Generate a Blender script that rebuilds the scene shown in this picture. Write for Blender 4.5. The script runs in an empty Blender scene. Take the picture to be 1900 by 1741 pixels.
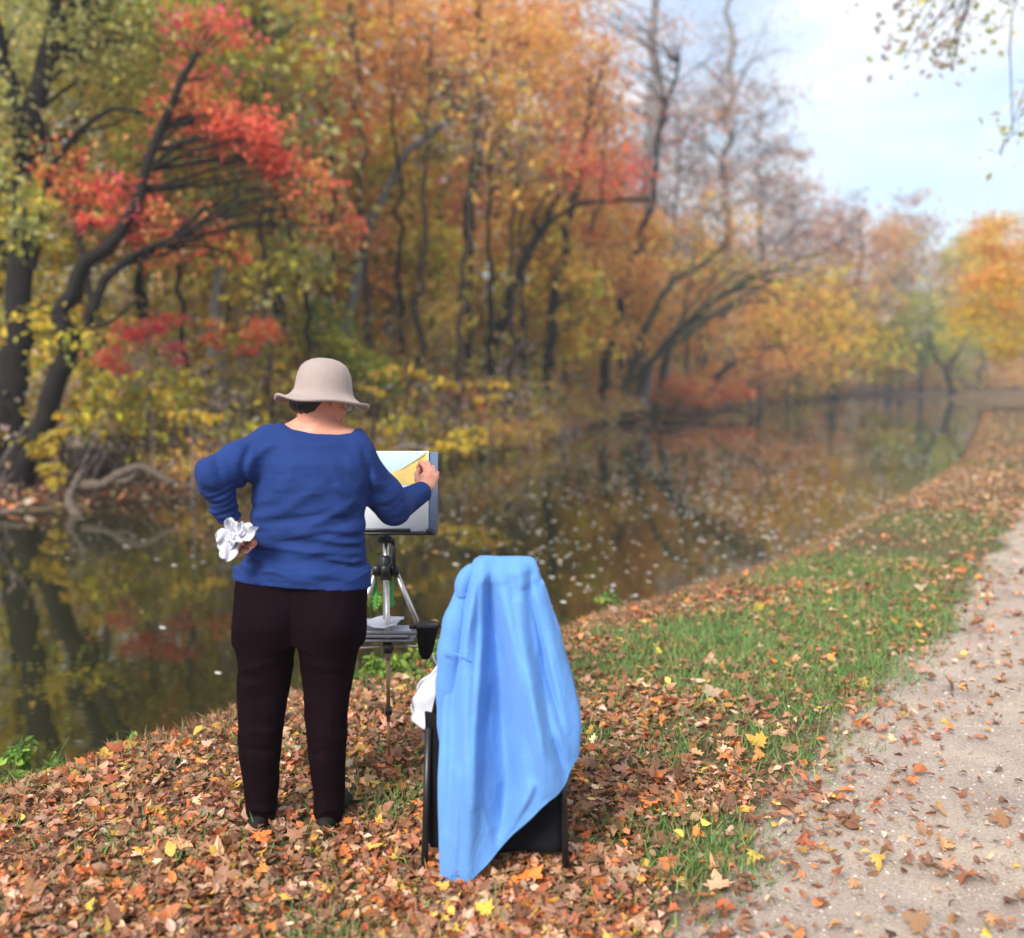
import bpy, math
import numpy as np
R = math.radians
rng = np.random.default_rng(11)
SC = bpy.context.scene
COL = SC.collection

# ------------------------------------------------------------------ camera
CAM_H, PITCH, FPX = 1.6, math.atan(170.5/1900), 1900.0
cd = bpy.data.cameras.new('camera'); cam = bpy.data.objects.new('camera', cd); COL.objects.link(cam)
cam.location = (0, 0, CAM_H); cam.rotation_euler = (R(90)-PITCH, 0, 0)
cd.sensor_width = 36; cd.lens = 36; cd.clip_end = 3000; cd.clip_start = 0.05
cd.dof.use_dof = True; cd.dof.focus_distance = 4.0
cd.dof.aperture_fstop = 1.2
SC.camera = cam
# ------------------------------------------------------------------ light
SUN_EL, SUN_AZ = 37, 208        # azimuth: direction the light comes from, clockwise from +Y
w = bpy.data.worlds.new("World"); SC.world = w; w.use_nodes = True
nt = w.node_tree; nt.nodes.clear()
def N(t, kind, **kw):
    n = t.nodes.new(kind)
    for k, v in kw.items(): setattr(n, k, v)
    return n
sky = N(nt, 'ShaderNodeTexSky', sky_type='NISHITA', sun_disc=False)
sky.sun_elevation = R(SUN_EL); sky.sun_rotation = R(SUN_AZ); sky.dust_density = 1.5
skb = N(nt, 'ShaderNodeBackground'); skb.inputs[1].default_value = 0.13
clb = N(nt, 'ShaderNodeBackground'); clb.inputs[0].default_value = (0.93, 0.97, 1.0, 1); clb.inputs[1].default_value = 0.72
mx = N(nt, 'ShaderNodeMixShader'); out = N(nt, 'ShaderNodeOutputWorld')
tc = N(nt, 'ShaderNodeTexCoord'); mp = N(nt, 'ShaderNodeMapping'); mp.inputs['Scale'].default_value = (1, 1, 2.2)
mp.inputs['Location'].default_value = (1.7, 0.9, 0.6)
nz = N(nt, 'ShaderNodeTexNoise'); nz.inputs['Scale'].default_value = 3.6; nz.inputs['Detail'].default_value = 6
rp = N(nt, 'ShaderNodeValToRGB'); rp.color_ramp.elements[0].position = 0.40; rp.color_ramp.elements[1].position = 0.60
rp.color_ramp.elements[0].color = (.15, .15, .15, 1)
L = nt.links.new
L(tc.outputs['Generated'], mp.inputs[0]); L(mp.outputs[0], nz.inputs['Vector']); L(nz.outputs[0], rp.inputs[0])
L(sky.outputs[0], skb.inputs[0]); L(rp.outputs[0], mx.inputs[0]); L(skb.outputs[0], mx.inputs[1]); L(clb.outputs[0], mx.inputs[2]); L(mx.outputs[0], out.inputs[0])
sd = bpy.data.lights.new('sun', 'SUN'); sun = bpy.data.objects.new('sun', sd); COL.objects.link(sun)
sd.energy = 3.0; sd.angle = R(20); sd.color = (1, .95, .87)
sun.rotation_euler = (R(90-SUN_EL), 0, R(180-SUN_AZ))
SC.view_settings.view_transform = 'Standard'; SC.view_settings.look = 'None'
SC.view_settings.exposure = 0.9; SC.view_settings.gamma = 1
SC.render.engine = 'CYCLES'
SC.cycles.use_denoising = True; SC.cycles.sample_clamp_indirect = 6
SC.cycles.max_bounces = 6; SC.cycles.diffuse_bounces = 4; SC.cycles.glossy_bounces = 2; SC.cycles.transmission_bounces = 3
SC.cycles.transparent_max_bounces = 4; SC.cycles.caustics_reflective = False; SC.cycles.caustics_refractive = False

# ------------------------------------------------------------------ geometry helpers
def ray(px, py):
    u = (px-950)/FPX; v = (870.5-py)/FPX
    return np.array([u, math.cos(PITCH)+v*math.sin(PITCH), -math.sin(PITCH)+v*math.cos(PITCH)])
def P(px, py, Y):
    d = ray(px, py); t = Y/d[1]
    return np.array([d[0]*t, Y, CAM_H+d[2]*t])
def G(px, py, z):
    d = ray(px, py); t = (z-CAM_H)/d[2]
    return np.array([d[0]*t, d[1]*t, z])
def PP(*pts): return np.array([P(*p) for p in pts])

def put(o, parent=None, label=None, cat=None, group=None, kind=None):
    COL.objects.link(o)
    if parent is not None: o.parent = parent
    if label: o['label'] = label
    if cat: o['category'] = cat
    if group: o['group'] = group
    if kind: o['kind'] = kind
    return o
def empty(name, loc, label, cat, group=None):
    o = bpy.data.objects.new(name, None); o.location = loc; o.empty_display_size = .2
    return put(o, None, label, cat, group)
def mk(name, V, F, mat, parent=None, smooth=True, col=None, attrs=None, **kw):
    """V (n,3) world coordinates; F one array or a list of arrays of tris/quads. One mesh object."""
    V = np.asarray(V, np.float32)
    if parent is not None: V = V-np.array(parent_loc(parent), np.float32)
    if not isinstance(F, (list, tuple)): F = [F]
    F = [np.asarray(f, np.int32) for f in F if len(f)]
    me = bpy.data.meshes.new(name)
    me.vertices.add(len(V)); me.vertices.foreach_set('co', V.ravel())
    nl = sum(f.size for f in F); nf = sum(len(f) for f in F)
    me.loops.add(nl); me.loops.foreach_set('vertex_index', np.concatenate([f.ravel() for f in F]))
    tot = np.concatenate([np.full(len(f), f.shape[1], np.int32) for f in F])
    st = np.concatenate([[0], np.cumsum(tot)[:-1]]).astype(np.int32)
    me.polygons.add(nf); me.polygons.foreach_set('loop_start', st)
    try: me.polygons.foreach_set('loop_total', tot)
    except Exception: pass
    me.polygons.foreach_set('use_smooth', np.full(nf, smooth))
    if col is not None:
        a = me.color_attributes.new('col', 'FLOAT_COLOR', 'POINT')
        c = np.ones((len(V), 4), np.float32); c[:, :3] = col; a.data.foreach_set('color', c.ravel())
    for k, v in (attrs or {}).items():
        a = me.attributes.new(k, 'FLOAT', 'POINT'); a.data.foreach_set('value', np.asarray(v, np.float32))
    me.update(calc_edges=True); me.validate()
    if mat is not None:
        me.materials.append(mat)
    return put(bpy.data.objects.new(name, me), parent, **kw)
def parent_loc(o):
    l = np.array(o.location)
    while o.parent is not None:
        o = o.parent; l = l+np.array(o.location)
    return l
def join(parts):
    """parts: list of (V, F) -> joined, F grouped by face size"""
    V = []; F = {}; o = 0
    for v, f in parts:
        V.append(v)
        for g in (f if isinstance(f, list) else [f]):
            g = np.asarray(g, np.int32)
            if g.size: F.setdefault(g.shape[1], []).append(g+o)
        o += len(v)
    return np.concatenate(V), [np.concatenate(g) for g in F.values()]
def spline(pts, n):
    pts = np.asarray(pts, float); k = len(pts)
    if k == 2: return pts[0]+(pts[1]-pts[0])*np.linspace(0, 1, n)[:, None]
    e = np.vstack([2*pts[0]-pts[1], pts, 2*pts[-1]-pts[-2]])
    t = np.linspace(0, k-1-1e-6, n); i = t.astype(int); f = (t-i)[:, None]
    p0, p1, p2, p3 = e[i], e[i+1], e[i+2], e[i+3]
    return .5*((2*p1)+(-p0+p2)*f+(2*p0-5*p1+4*p2-p3)*f**2+(-p0+3*p1-3*p2+p3)*f**3)
def tubes(C, r, s=6, bump=0.0, seed=0):
    """C (n,k,3) centre lines, r (n,k) radii -> V, quads"""
    C = np.asarray(C, float); r = np.asarray(r, float)
    if C.ndim == 2: C = C[None]; r = np.broadcast_to(r, C.shape[:2])
    n, k = C.shape[:2]
    T = np.gradient(C, axis=1); T /= np.linalg.norm(T, axis=2, keepdims=True)+1e-12
    m = T.mean(1); ref = np.where((np.abs(m[:, 2]) > .7)[:, None], np.array([[1., 0, 0]]), np.array([[0, 0, 1.]]))[:, None, :]
    A = np.cross(T, ref); A /= np.linalg.norm(A, axis=2, keepdims=True)+1e-12
    B = np.cross(T, A)
    a = np.linspace(0, 2*np.pi, s, endpoint=False)
    rr = r[:, :, None]*np.ones(s)
    if bump:
        q = np.random.default_rng(seed)
        rr = rr*(1+bump*q.standard_normal((n, k, s))*.6+bump*np.sin(a*3+q.uniform(0, 6))[None, None])
    V = C[:, :, None]+rr[..., None]*(np.cos(a)[None, None, :, None]*A[:, :, None]+np.sin(a)[None, None, :, None]*B[:, :, None])
    ii = np.arange(n)[:, None, None]*k*s+np.arange(k-1)[None, :, None]*s
    j = np.arange(s)[None, None]; j2 = (j+1) % s
    F = np.stack([ii+j, ii+j2, ii+s+j2, ii+s+j], -1).reshape(-1, 4)
    return V.reshape(-1, 3), F
def capped(C, r, s=10, **k):
    """closed tube"""
    C = np.asarray(C, float); r = np.broadcast_to(np.asarray(r, float), (len(C),)).copy()
    d0 = C[0]-C[1]; d1 = C[-1]-C[-2]; e0 = 1e-4*d0/np.linalg.norm(d0); e1 = 1e-4*d1/np.linalg.norm(d1)
    C = np.vstack([C[0]+e0, C, C[-1]+e1]); r = np.concatenate([[1e-4], r, [1e-4]])
    T = np.gradient(C[1:-1], axis=0)
    return tubes_fixed(C, r, T, s)
def tubes_fixed(C, r, Tm, s):
    T = np.vstack([Tm[:1], Tm, Tm[-1:]]); T /= np.linalg.norm(T, axis=1, keepdims=True)
    ref = np.array([1., 0, 0]) if abs(T.mean(0)[2]) > .7 else np.array([0, 0, 1.])
    A = np.cross(T, ref); A /= np.linalg.norm(A, axis=1, keepdims=True); B = np.cross(T, A)
    a = np.linspace(0, 2*np.pi, s, endpoint=False); k = len(C)
    V = C[:, None]+r[:, None, None]*(np.cos(a)[None, :, None]*A[:, None]+np.sin(a)[None, :, None]*B[:, None])
    i = np.arange(k-1)[:, None]*s; j = np.arange(s)[None]; j2 = (j+1) % s
    return V.reshape(-1, 3), np.stack([i+j, i+j2, i+s+j2, i+s+j], -1).reshape(-1, 4)
def box(c, size, rot=None, bev=0.0):
    """box with chamfered vertical+horizontal edges (rounded when bev>0)"""
    sx, sy, sz = np.array(size)/2
    if bev <= 0:
        v = np.array([[x, y, z] for x in (-sx, sx) for y in (-sy, sy) for z in (-sz, sz)])
        f = np.array([[0, 1, 3, 2], [4, 6, 7, 5], [0, 4, 5, 1], [2, 3, 7, 6], [0, 2, 6, 4], [1, 5, 7, 3]])
    else:
        g = []
        for z, i in ((-sz, bev), (-sz+bev, 0), (sz-bev, 0), (sz, bev)):
            x, y = sx-i, sy-i; b = bev*.6
            g += [[x-b, -y, z], [x, -y+b, z], [x, y-b, z], [x-b, y, z], [-x+b, y, z], [-x, y-b, z], [-x, -y+b, z], [-x+b, -y, z]]
        v = np.array(g); f = []
        for k in range(3):
            for j in range(8):
                f.append([k*8+j, k*8+(j+1) % 8, k*8+8+(j+1) % 8, k*8+8+j])
        for b0 in (0, 24):
            for q in ([0, 1, 2, 3], [3, 4, 7, 0], [4, 5, 6, 7]):
                f.append([b0+t for t in (q if b0 else q[::-1])])
        f = np.array(f)
    if rot is not None: v = v@np.asarray(rot).T
    return v+np.asarray(c), f
def basis(f, up=(0, 0, 1)):
    """columns: right, forward, up"""
    f = np.asarray(f, float); f = f/np.linalg.norm(f); r = np.cross(f, up); r /= np.linalg.norm(r)
    return np.stack([r, f, np.cross(r, f)], 1)
def sheet(Pt):
    """grid of points (a,b,3) -> V,F"""
    a, b = Pt.shape[:2]
    i = np.arange(a-1)[:, None]*b; j = np.arange(b-1)[None]
    return Pt.reshape(-1, 3), np.stack([i+j, i+j+1, i+b+j+1, i+b+j], -1).reshape(-1, 4)
def thick(Pt, t):
    """closed thin sheet from a grid, thickness t along the normals"""
    du = np.gradient(Pt, axis=0); dv = np.gradient(Pt, axis=1); n = np.cross(du, dv); n /= np.linalg.norm(n, axis=2, keepdims=True)+1e-12
    a, b = Pt.shape[:2]
    V1, F1 = sheet(Pt+n*t/2); V2, F2 = sheet(Pt-n*t/2)
    m = a*b
    ring = np.concatenate([np.arange(b), np.arange(1, a)*b+b-1, (a-1)*b+np.arange(b-2, -1, -1), np.arange(a-2, 0, -1)*b])
    r2 = np.roll(ring, -1)
    return np.vstack([V1, V2]), np.vstack([F1, F2[:, ::-1]+m, np.stack([ring, r2, r2+m, ring+m], 1)[:, ::-1]])
def vnoise(x, y, z=0.0, seed=0):
    """cheap smooth noise in -1..1"""
    q = np.random.default_rng(seed); s = 0
    for i in range(7):
        d = q.normal(size=3); d /= np.linalg.norm(d); f = q.uniform(.6, 1.9)
        s = s+np.sin((x*d[0]+y*d[1]+z*d[2])*f*2+q.uniform(0, 6)+1.3*np.sin((x*d[1]-y*d[0]+z*d[2])*f*1.3+q.uniform(0, 6)))
    return s/4

# ------------------------------------------------------------------ materials
def mat(name):
    m = bpy.data.materials.new(name); m.use_nodes = True; t = m.node_tree
    return m, t, t.nodes['Principled BSDF'], t.nodes['Material Output']
def noise(t, scale, detail=4, rough=.6, vec=None, dist=0):
    n = N(t, 'ShaderNodeTexNoise'); n.inputs['Scale'].default_value = scale; n.inputs['Detail'].default_value = detail
    n.inputs['Roughness'].default_value = rough; n.inputs['Distortion'].default_value = dist
    if vec is not None: t.links.new(vec, n.inputs['Vector'])
    return n
def ramp(t, fac, stops):
    r = N(t, 'ShaderNodeValToRGB'); e = r.color_ramp.elements
    while len(e) < len(stops): e.new(.5)
    for el, (p, c) in zip(e, stops): el.position = p; el.color = (*c, 1) if len(c) == 3 else c
    t.links.new(fac, r.inputs[0]); return r
def bump(t, b, h, strength=.4, dist=.01):
    n = N(t, 'ShaderNodeBump'); n.inputs['Strength'].default_value = strength; n.inputs['Distance'].default_value = dist
    t.links.new(h, n.inputs['Height']); t.links.new(n.outputs[0], b.inputs['Normal']); return n
def simple(name, c, rough=.6, spec=.4, metal=0, sheen=0, var=.12, nscale=30, bs=.15, bd=.002, trans=0):
    m, t, b, o = mat(name); tc = N(t, 'ShaderNodeTexCoord')
    n = noise(t, nscale, 5, .6, tc.outputs['Object'])
    c = np.array(c); r = ramp(t, n.outputs[0], [(.25, tuple(c*(1-var))), (.75, tuple(np.minimum(c*(1+var), 1)))])
    t.links.new(r.outputs[0], b.inputs['Base Color'])
    b.inputs['Roughness'].default_value = rough; b.inputs['Specular IOR Level'].default_value = spec
    b.inputs['Metallic'].default_value = metal
    if sheen: b.inputs['Sheen Weight'].default_value = sheen; b.inputs['Sheen Roughness'].default_value = .4
    if bs: bump(t, b, n.outputs[0], bs, bd)
    return m
def leafmat(name, trans=.35, rough=.55, spec=.3):
    m, t, b, o = mat(name); a = N(t, 'ShaderNodeVertexColor'); a.layer_name = 'col'
    t.links.new(a.outputs[0], b.inputs['Base Color']); b.inputs['Roughness'].default_value = rough; b.inputs['Specular IOR Level'].default_value = spec
    tr = N(t, 'ShaderNodeBsdfTranslucent'); t.links.new(a.outputs[0], tr.inputs[0])
    mxs = N(t, 'ShaderNodeMixShader'); mxs.inputs[0].default_value = trans
    t.links.new(b.outputs[0], mxs.inputs[1]); t.links.new(tr.outputs[0], mxs.inputs[2]); t.links.new(mxs.outputs[0], o.inputs[0])
    return m
def barkmat(name, c0, c1, moss=None):
    m, t, b, o = mat(name); tc = N(t, 'ShaderNodeTexCoord'); mp = N(t, 'ShaderNodeMapping'); mp.inputs['Scale'].default_value = (1, 1, .18)
    t.links.new(tc.outputs['Object'], mp.inputs[0])
    n = noise(t, 22, 6, .7, mp.outputs[0]); r = ramp(t, n.outputs[0], [(.3, c0), (.7, c1)])
    last = r.outputs[0]
    n2 = noise(t, 1.7, 4, .6, tc.outputs['Object'])
    if moss:
        mk_ = ramp(t, n2.outputs[0], [(.45, (0, 0, 0)), (.6, (1, 1, 1))]); mm = N(t, 'ShaderNodeMix', data_type='RGBA')
        t.links.new(mk_.outputs[0], mm.inputs[0]); t.links.new(last, mm.inputs[6]); mm.inputs[7].default_value = (*moss, 1); last = mm.outputs[2]
    t.links.new(last, b.inputs['Base Color']); b.inputs['Roughness'].default_value = .85; b.inputs['Specular IOR Level'].default_value = .2
    bump(t, b, n.outputs[0], .8, .03)
    return m
M_leaf = leafmat('autumn_leaf', .5)
M_litter = leafmat('fallen_leaf', .12, .6, .3)
M_grass = leafmat('grass_blade', .3)
M_float = leafmat('floating_leaf', .05, .35, .5)
B_dark = barkmat('dark_bark', (.006, .005, .0045), (.026, .020, .017))
B_brown = barkmat('brown_bark', (.03, .022, .018), (.10, .075, .06))
B_grey = barkmat('grey_bark', (.09, .083, .08), (.25, .235, .225))
B_moss = barkmat('mossy_bark', (.02, .018, .014), (.065, .055, .042), (.045, .075, .03))
B_drift = barkmat('weathered_wood', (.05, .036, .026), (.20, .155, .12))
B_twig = barkmat('twig_bark', (.12, .10, .095), (.30, .26, .25))

# ------------------------------------------------------------------ terrain
NB = np.array([G(x, y, -.12)[:2] for x, y in [(0,1465),(200,1405),(400,1340),(650,1270),(1060,1168),(1400,1062),(1600,966),(1740,890),(1800,850),(1828,775),(1826,742)]])
NB = np.vstack([[-60, -40], [-20, -9.5], [-8, .4], [-4, 3.1], NB, [44, 104], [62, 142], [120, 240], [400, 420]])
FB = np.array([G(x, y, -.45)[:2] for x, y in [(0,952),(150,940),(330,925),(620,878),(900,846),(1050,796),(1200,772),(1400,748),(1600,736)]])
FB = np.vstack([[-60, -6], [-22, 7], FB, [62, 119], [140, 140], [400, 220]])
def dist_above(x, y, PL):
    f = np.interp(x, PL[:, 0], PL[:, 1]); e = .4
    s = (np.interp(x+e, PL[:, 0], PL[:, 1])-np.interp(x-e, PL[:, 0], PL[:, 1]))/(2*e)
    return (y-f)/np.sqrt(1+s*s)
PATH = np.array([G(x, y, 0)[:2] for x, y in [(1270,1741),(1435,1455),(1600,1290),(1725,1180),(1825,1055),(1884,950),(1925,885),(1940,800),(1925,748)]])
PATH = np.vstack([[-3, -6], [-1.0, -.8], PATH, [60, 78], [200, 150]])
def dpath(x, y):   # >0 inside the path (to the right of its left edge)
    return -dist_above(x, y, PATH)
def smooth(a, b, x):
    t = np.clip((x-a)/(b-a), 0, 1); return t*t*(3-2*t)
def gz(x, y):
    x = np.asarray(x, float); y = np.asarray(y, float)
    dn = -dist_above(x, y, NB)+.05*vnoise(x*2.2, y*2.2, seed=3)+.02*vnoise(x*9, y*9, seed=5)
    df = dist_above(x, y, FB)+.25*vnoise(x*.9, y*.9, seed=4)+.06*vnoise(x*5, y*5, seed=6)
    zn = np.where(dn > 0, -.12*np.exp(-np.maximum(dn, 0)/.45), np.maximum(-.12+dn*.95, -1.1))
    zn = zn+.012*vnoise(x*3, y*3, seed=8)+.006*vnoise(x*11, y*11, seed=9)
    zf = np.where(df > 0, -.45+.42*(1-np.exp(-np.maximum(df, 0)/.9))+.012*np.clip(df, 0, 60), np.maximum(-.45+df*.5, -1.1))
    zf = zf+np.where(df > -.5, .05*vnoise(x*1.3, y*1.3, seed=10)*np.clip(df, 0, 1), 0)
    pz = dpath(x, y)
    zn = zn-.02*smooth(0, .4, pz)*smooth(3.2, 2.6, pz)
    return np.maximum(zn, zf)
def axis(n, k, s):
    u = np.linspace(-1, 1, n); return np.sinh(u*k)/np.sinh(k)*s
gx = axis(620, 8.2, 700); gy = axis(620, 8.2, 700)
# finer rows in front of the camera
gy = np.sort(np.concatenate([gy[gy < 0], np.geomspace(.6, 1, 3)-.5, np.geomspace(1, 700, 640)]))
gx = np.sort(np.concatenate([gx[np.abs(gx) > 3.2], np.linspace(-3.2, 3.2, 150)]))
X, Y = np.meshgrid(gx, gy, indexing='ij'); Z = gz(X, Y)
V, F = sheet(np.stack([X, Y, Z], -1)); F = F[:, ::-1]
dn = -dist_above(X, Y, NB); dp = dpath(X, Y)
def grass_mask(x, y):
    """where living green grass grows on the near verge"""
    m = np.zeros_like(np.asarray(x, float))
    for px, py, rx, ry, a in GP:
        c = G(px, py, 0); sx = rx/FPX*c[1]*1.05; sy = ry*c[1]**2/(FPX*CAM_H)
        m = np.maximum(m, a*np.exp(-(((x-c[0])/sx)**2+((y-c[1])/sy)**2)))
    m = m+.35*vnoise(np.asarray(x)*2.1, np.asarray(y)*2.1, seed=21)+.25*vnoise(np.asarray(x)*6, np.asarray(y)*6, seed=22)*np.minimum(m*2, 1)
    return np.clip(m, 0, 1)
GP = [(1500,1215,350,110,1.8),(1330,1250,190,60,1.1),(1620,1130,250,60,1.0),(1110,1385,90,40,.8),(1290,1565,150,75,1.2),(720,1500,110,70,.7),
      (1560,1045,260,45,1.0),(1750,970,160,40,1.0),(1840,860,60,40,.7),(1856,800,40,26,.6),(980,1230,120,40,.5),(300,1560,140,60,.45),(1210,1420,200,60,.5)]
pathm = smooth(-.18, .22, dp+.1*vnoise(X*2.5, Y*2.5, seed=31))*smooth(3.4, 3.0, dp)
gm = grass_mask(X, Y)*(dn > 0)
farm = smooth(-.3, .1, dist_above(X, Y, FB))
def ground_material():
    m, t, b, o = mat('leaf_strewn_ground'); tc = N(t, 'ShaderNodeTexCoord')
    def at(n):
        a = N(t, 'ShaderNodeAttribute'); a.attribute_name = n; return a.outputs['Fac']
    def mix(f, a, c):
        q = N(t, 'ShaderNodeMix', data_type='RGBA'); t.links.new(f, q.inputs[0]); t.links.new(a, q.inputs[6]); t.links.new(c, q.inputs[7]); return q.outputs[2]
    O = tc.outputs['Object']
    v = N(t, 'ShaderNodeTexVoronoi'); v.inputs['Scale'].default_value = 26; t.links.new(O, v.inputs['Vector'])
    sep = N(t, 'ShaderNodeSeparateColor'); t.links.new(v.outputs['Color'], sep.inputs[0])
    lit = ramp(t, sep.outputs[0], [(0, (.06, .035, .022)), (.3, (.13, .075, .045)), (.55, (.2, .12, .07)), (.8, (.27, .17, .10)), (1, (.24, .10, .04))])
    n1 = noise(t, 6, 6, .65, O)
    soil = ramp(t, n1.outputs[0], [(.3, (.035, .025, .018)), (.7, (.14, .095, .06))])
    n2 = noise(t, 40, 4, .6, O)
    lm = ramp(t, n2.outputs[0], [(.42, (0, 0, 0)), (.58, (1, 1, 1))])
    base = mix(lm.outputs[0], soil.outputs[0], lit.outputs[0])
    og = ramp(t, noise(t, 3.1, 4, .6, O).outputs[0], [(.42, (0, 0, 0)), (.62, (.6, .6, .6))]); oc = ramp(t, n2.outputs[0], [(.3, (.07, .07, .03)), (.7, (.19, .17, .08))]); base = mix(og.outputs[0], base, oc.outputs[0])
    gr = ramp(t, noise(t, 60, 3, .6, O).outputs[0], [(.3, (.045, .06, .02)), (.7, (.13, .17, .055))])
    gmm = N(t, 'ShaderNodeMath', operation='MULTIPLY'); t.links.new(at('grass'), gmm.inputs[0]); gmm.inputs[1].default_value = .85
    base = mix(gmm.outputs[0], base, gr.outputs[0])
    n3 = noise(t, 90, 5, .75, O); n4 = noise(t, 2.2, 4, .6, O)
    gvl = ramp(t, n3.outputs[0], [(.28, (.28, .22, .17)), (.48, (.46, .38, .31)), (.7, (.60, .515, .43))])
    tint = ramp(t, n4.outputs[0], [(.32, (.70, .65, .68)), (.5, (.9, .87, .87)), (.68, (1, .98, .95))])
    mu = N(t, 'ShaderNodeMix', data_type='RGBA', blend_type='MULTIPLY'); mu.inputs[0].default_value = 1
    t.links.new(gvl.outputs[0], mu.inputs[6]); t.links.new(tint.outputs[0], mu.inputs[7])
    # ragged path edge
    ad = N(t, 'ShaderNodeMath', operation='ADD'); sb = N(t, 'ShaderNodeMath', operation='MULTIPLY_ADD')
    t.links.new(n1.outputs[0], sb.inputs[0]); sb.inputs[1].default_value = .9; sb.inputs[2].default_value = -.45
    t.links.new(at('path'), ad.inputs[0]); t.links.new(sb.outputs[0], ad.inputs[1])
    pm = ramp(t, ad.outputs[0], [(.35, (0, 0, 0)), (.7, (1, 1, 1))])
    base = mix(pm.outputs[0], base, mu.outputs[2])
    t.links.new(base, b.inputs['Base Color']); b.inputs['Roughness'].default_value = .9; b.inputs['Specular IOR Level'].default_value = .15
    bump(t, b, n3.outputs[0], .6, .012)
    return m
mk('ground', V, F, ground_material(), attrs={'path': pathm.ravel(), 'grass': gm.ravel()}, kind='structure')
# water
def water_material():
    m, t, b, o = mat('canal_water'); tc = N(t, 'ShaderNodeTexCoord')
    b.inputs['Base Color'].default_value = (.020, .020, .008, 1); b.inputs['Roughness'].default_value = .03; b.inputs['IOR'].default_value = 2.9
    mp = N(t, 'ShaderNodeMapping'); mp.inputs['Scale'].default_value = (1, 1, 1); t.links.new(tc.outputs['Object'], mp.inputs[0])
    n = noise(t, 1.6, 3, .5, mp.outputs[0]); n2 = noise(t, 9, 2, .5, mp.outputs[0])
    a = N(t, 'ShaderNodeMath', operation='MULTIPLY_ADD'); t.links.new(n2.outputs[0], a.inputs[0]); a.inputs[1].default_value = .12; t.links.new(n.outputs[0], a.inputs[2])
    bump(t, b, a.outputs[0], .22, .010)
    return m
wx = np.linspace(-70, 420, 60); wy = np.linspace(-50, 240, 40)
WX, WY = np.meshgrid(wx, wy, indexing='ij')
V, F = sheet(np.stack([WX, WY, np.full_like(WX, -.45)], -1))
mk('water', V, F[:, ::-1], water_material(), kind='structure')

# ------------------------------------------------------------------ leaves, trees
T4 = np.array([[0, 0, 0], [.32, .45, .10], [0, 1, -.06], [-.32, .45, .10]]); T4F = np.array([[0, 1, 2], [0, 2, 3]])
T7 = np.array([[0, 0, 0], [.2, .2, .05], [.31, .5, .09], [.17, .82, .03], [0, 1.05, -.12], [-.17, .82, .03], [-.31, .5, .09], [-.2, .2, .05], [0, .5, 0]])
T7F = np.array([[8, i, (i+1) % 8] for i in range(8)])
_m = [(0, 0), (.12, .12), (.42, .02), (.34, .2), (.62, .42), (.36, .44), (.4, .62), (.16, .58), (.2, .8), (0, 1.08)]
_m = _m+[(-x, y) for x, y in _m[-2:0:-1]]
TM = np.array([[x, y, .12*abs(x)+.05*math.sin(5*y)-.15*y*y] for x, y in _m]+[[0, .42, 0]])
TMF = np.array([[len(_m), i, (i+1) % len(_m)] for i in range(len(_m))])
TB = np.array([[-.04, 0, 0], [.04, 0, 0], [.03, .5, .0], [-.03, .5, 0], [0, 1, 0]]); TBF = np.array([[0, 1, 2], [0, 2, 3], [3, 2, 4]])
def unit(v): return v/(np.linalg.norm(v, axis=-1, keepdims=True)+1e-12)
def place(T, TF, p, s, a, n, q=None, warp=0.0):
    """template T at points p, size s, axis a (template y), normal n (template z)"""
    b = unit(np.cross(a, n)); n = np.cross(b, a)
    Tt = np.broadcast_to(T, (len(p),)+T.shape).copy()
    if warp and q is not None:
        k = q.normal(size=(len(p), 1))*warp; Tt[:, :, 2] = Tt[:, :, 2]*(1+q.normal(size=(len(p), 1)))+k*(T[None, :, 1]-.4)**2+q.normal(size=(len(p), 1))*warp*T[None, :, 0]*T[None, :, 1]
    V = p[:, None]+s[:, None, None]*(Tt[..., :1]*b[:, None]+Tt[..., 1:2]*a[:, None]+Tt[..., 2:]*n[:, None])
    F = (np.arange(len(p))[:, None, None]*len(T)+TF[None]).reshape(-1, TF.shape[1])
    return V.reshape(-1, 3), F
PAL = {
 'olive': [(.38, .37, .15), (.45, .42, .16), (.28, .30, .12), (.50, .45, .16)],
 'green': [(.10, .20, .04), (.17, .27, .05), (.25, .32, .06)],
 'yellow': [(.62, .42, .035), (.52, .38, .05), (.70, .50, .06), (.40, .33, .06)],
 'ygreen': [(.38, .38, .06), (.5, .42, .06), (.26, .30, .06), (.55, .40, .05)],
 'gold': [(.72, .42, .08), (.66, .46, .10), (.74, .36, .08)],
 'orange': [(.74, .32, .09), (.68, .36, .11), (.78, .27, .08), (.60, .30, .12)],
 'red': [(.80, .11, .07), (.72, .14, .07), (.82, .16, .09), (.62, .10, .07)],
 'pinkred': [(.80, .10, .16), (.82, .12, .12), (.68, .10, .17), (.8, .2, .08)],
 'rust': [(.50, .23, .11), (.42, .20, .12), (.56, .29, .13)],
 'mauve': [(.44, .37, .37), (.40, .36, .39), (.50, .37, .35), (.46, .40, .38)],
 'brown': [(.32, .22, .13), (.38, .26, .15), (.24, .17, .11)],
 'litter': [(.30, .17, .11), (.38, .24, .16), (.21, .12, .08), (.48, .34, .26), (.58, .22, .07), (.55, .40, .10), (.32, .12, .06), (.52, .42, .35), (.36, .23, .15), (.28, .17, .12), (.42, .27, .19), (.50, .19, .09), (.26, .16, .11), (.33, .22, .16), (.24, .15, .11)],
}
def pal(names):
    if isinstance(names, str): names = [names]
    return np.array(sum([PAL[n] for n in names], []))
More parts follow.
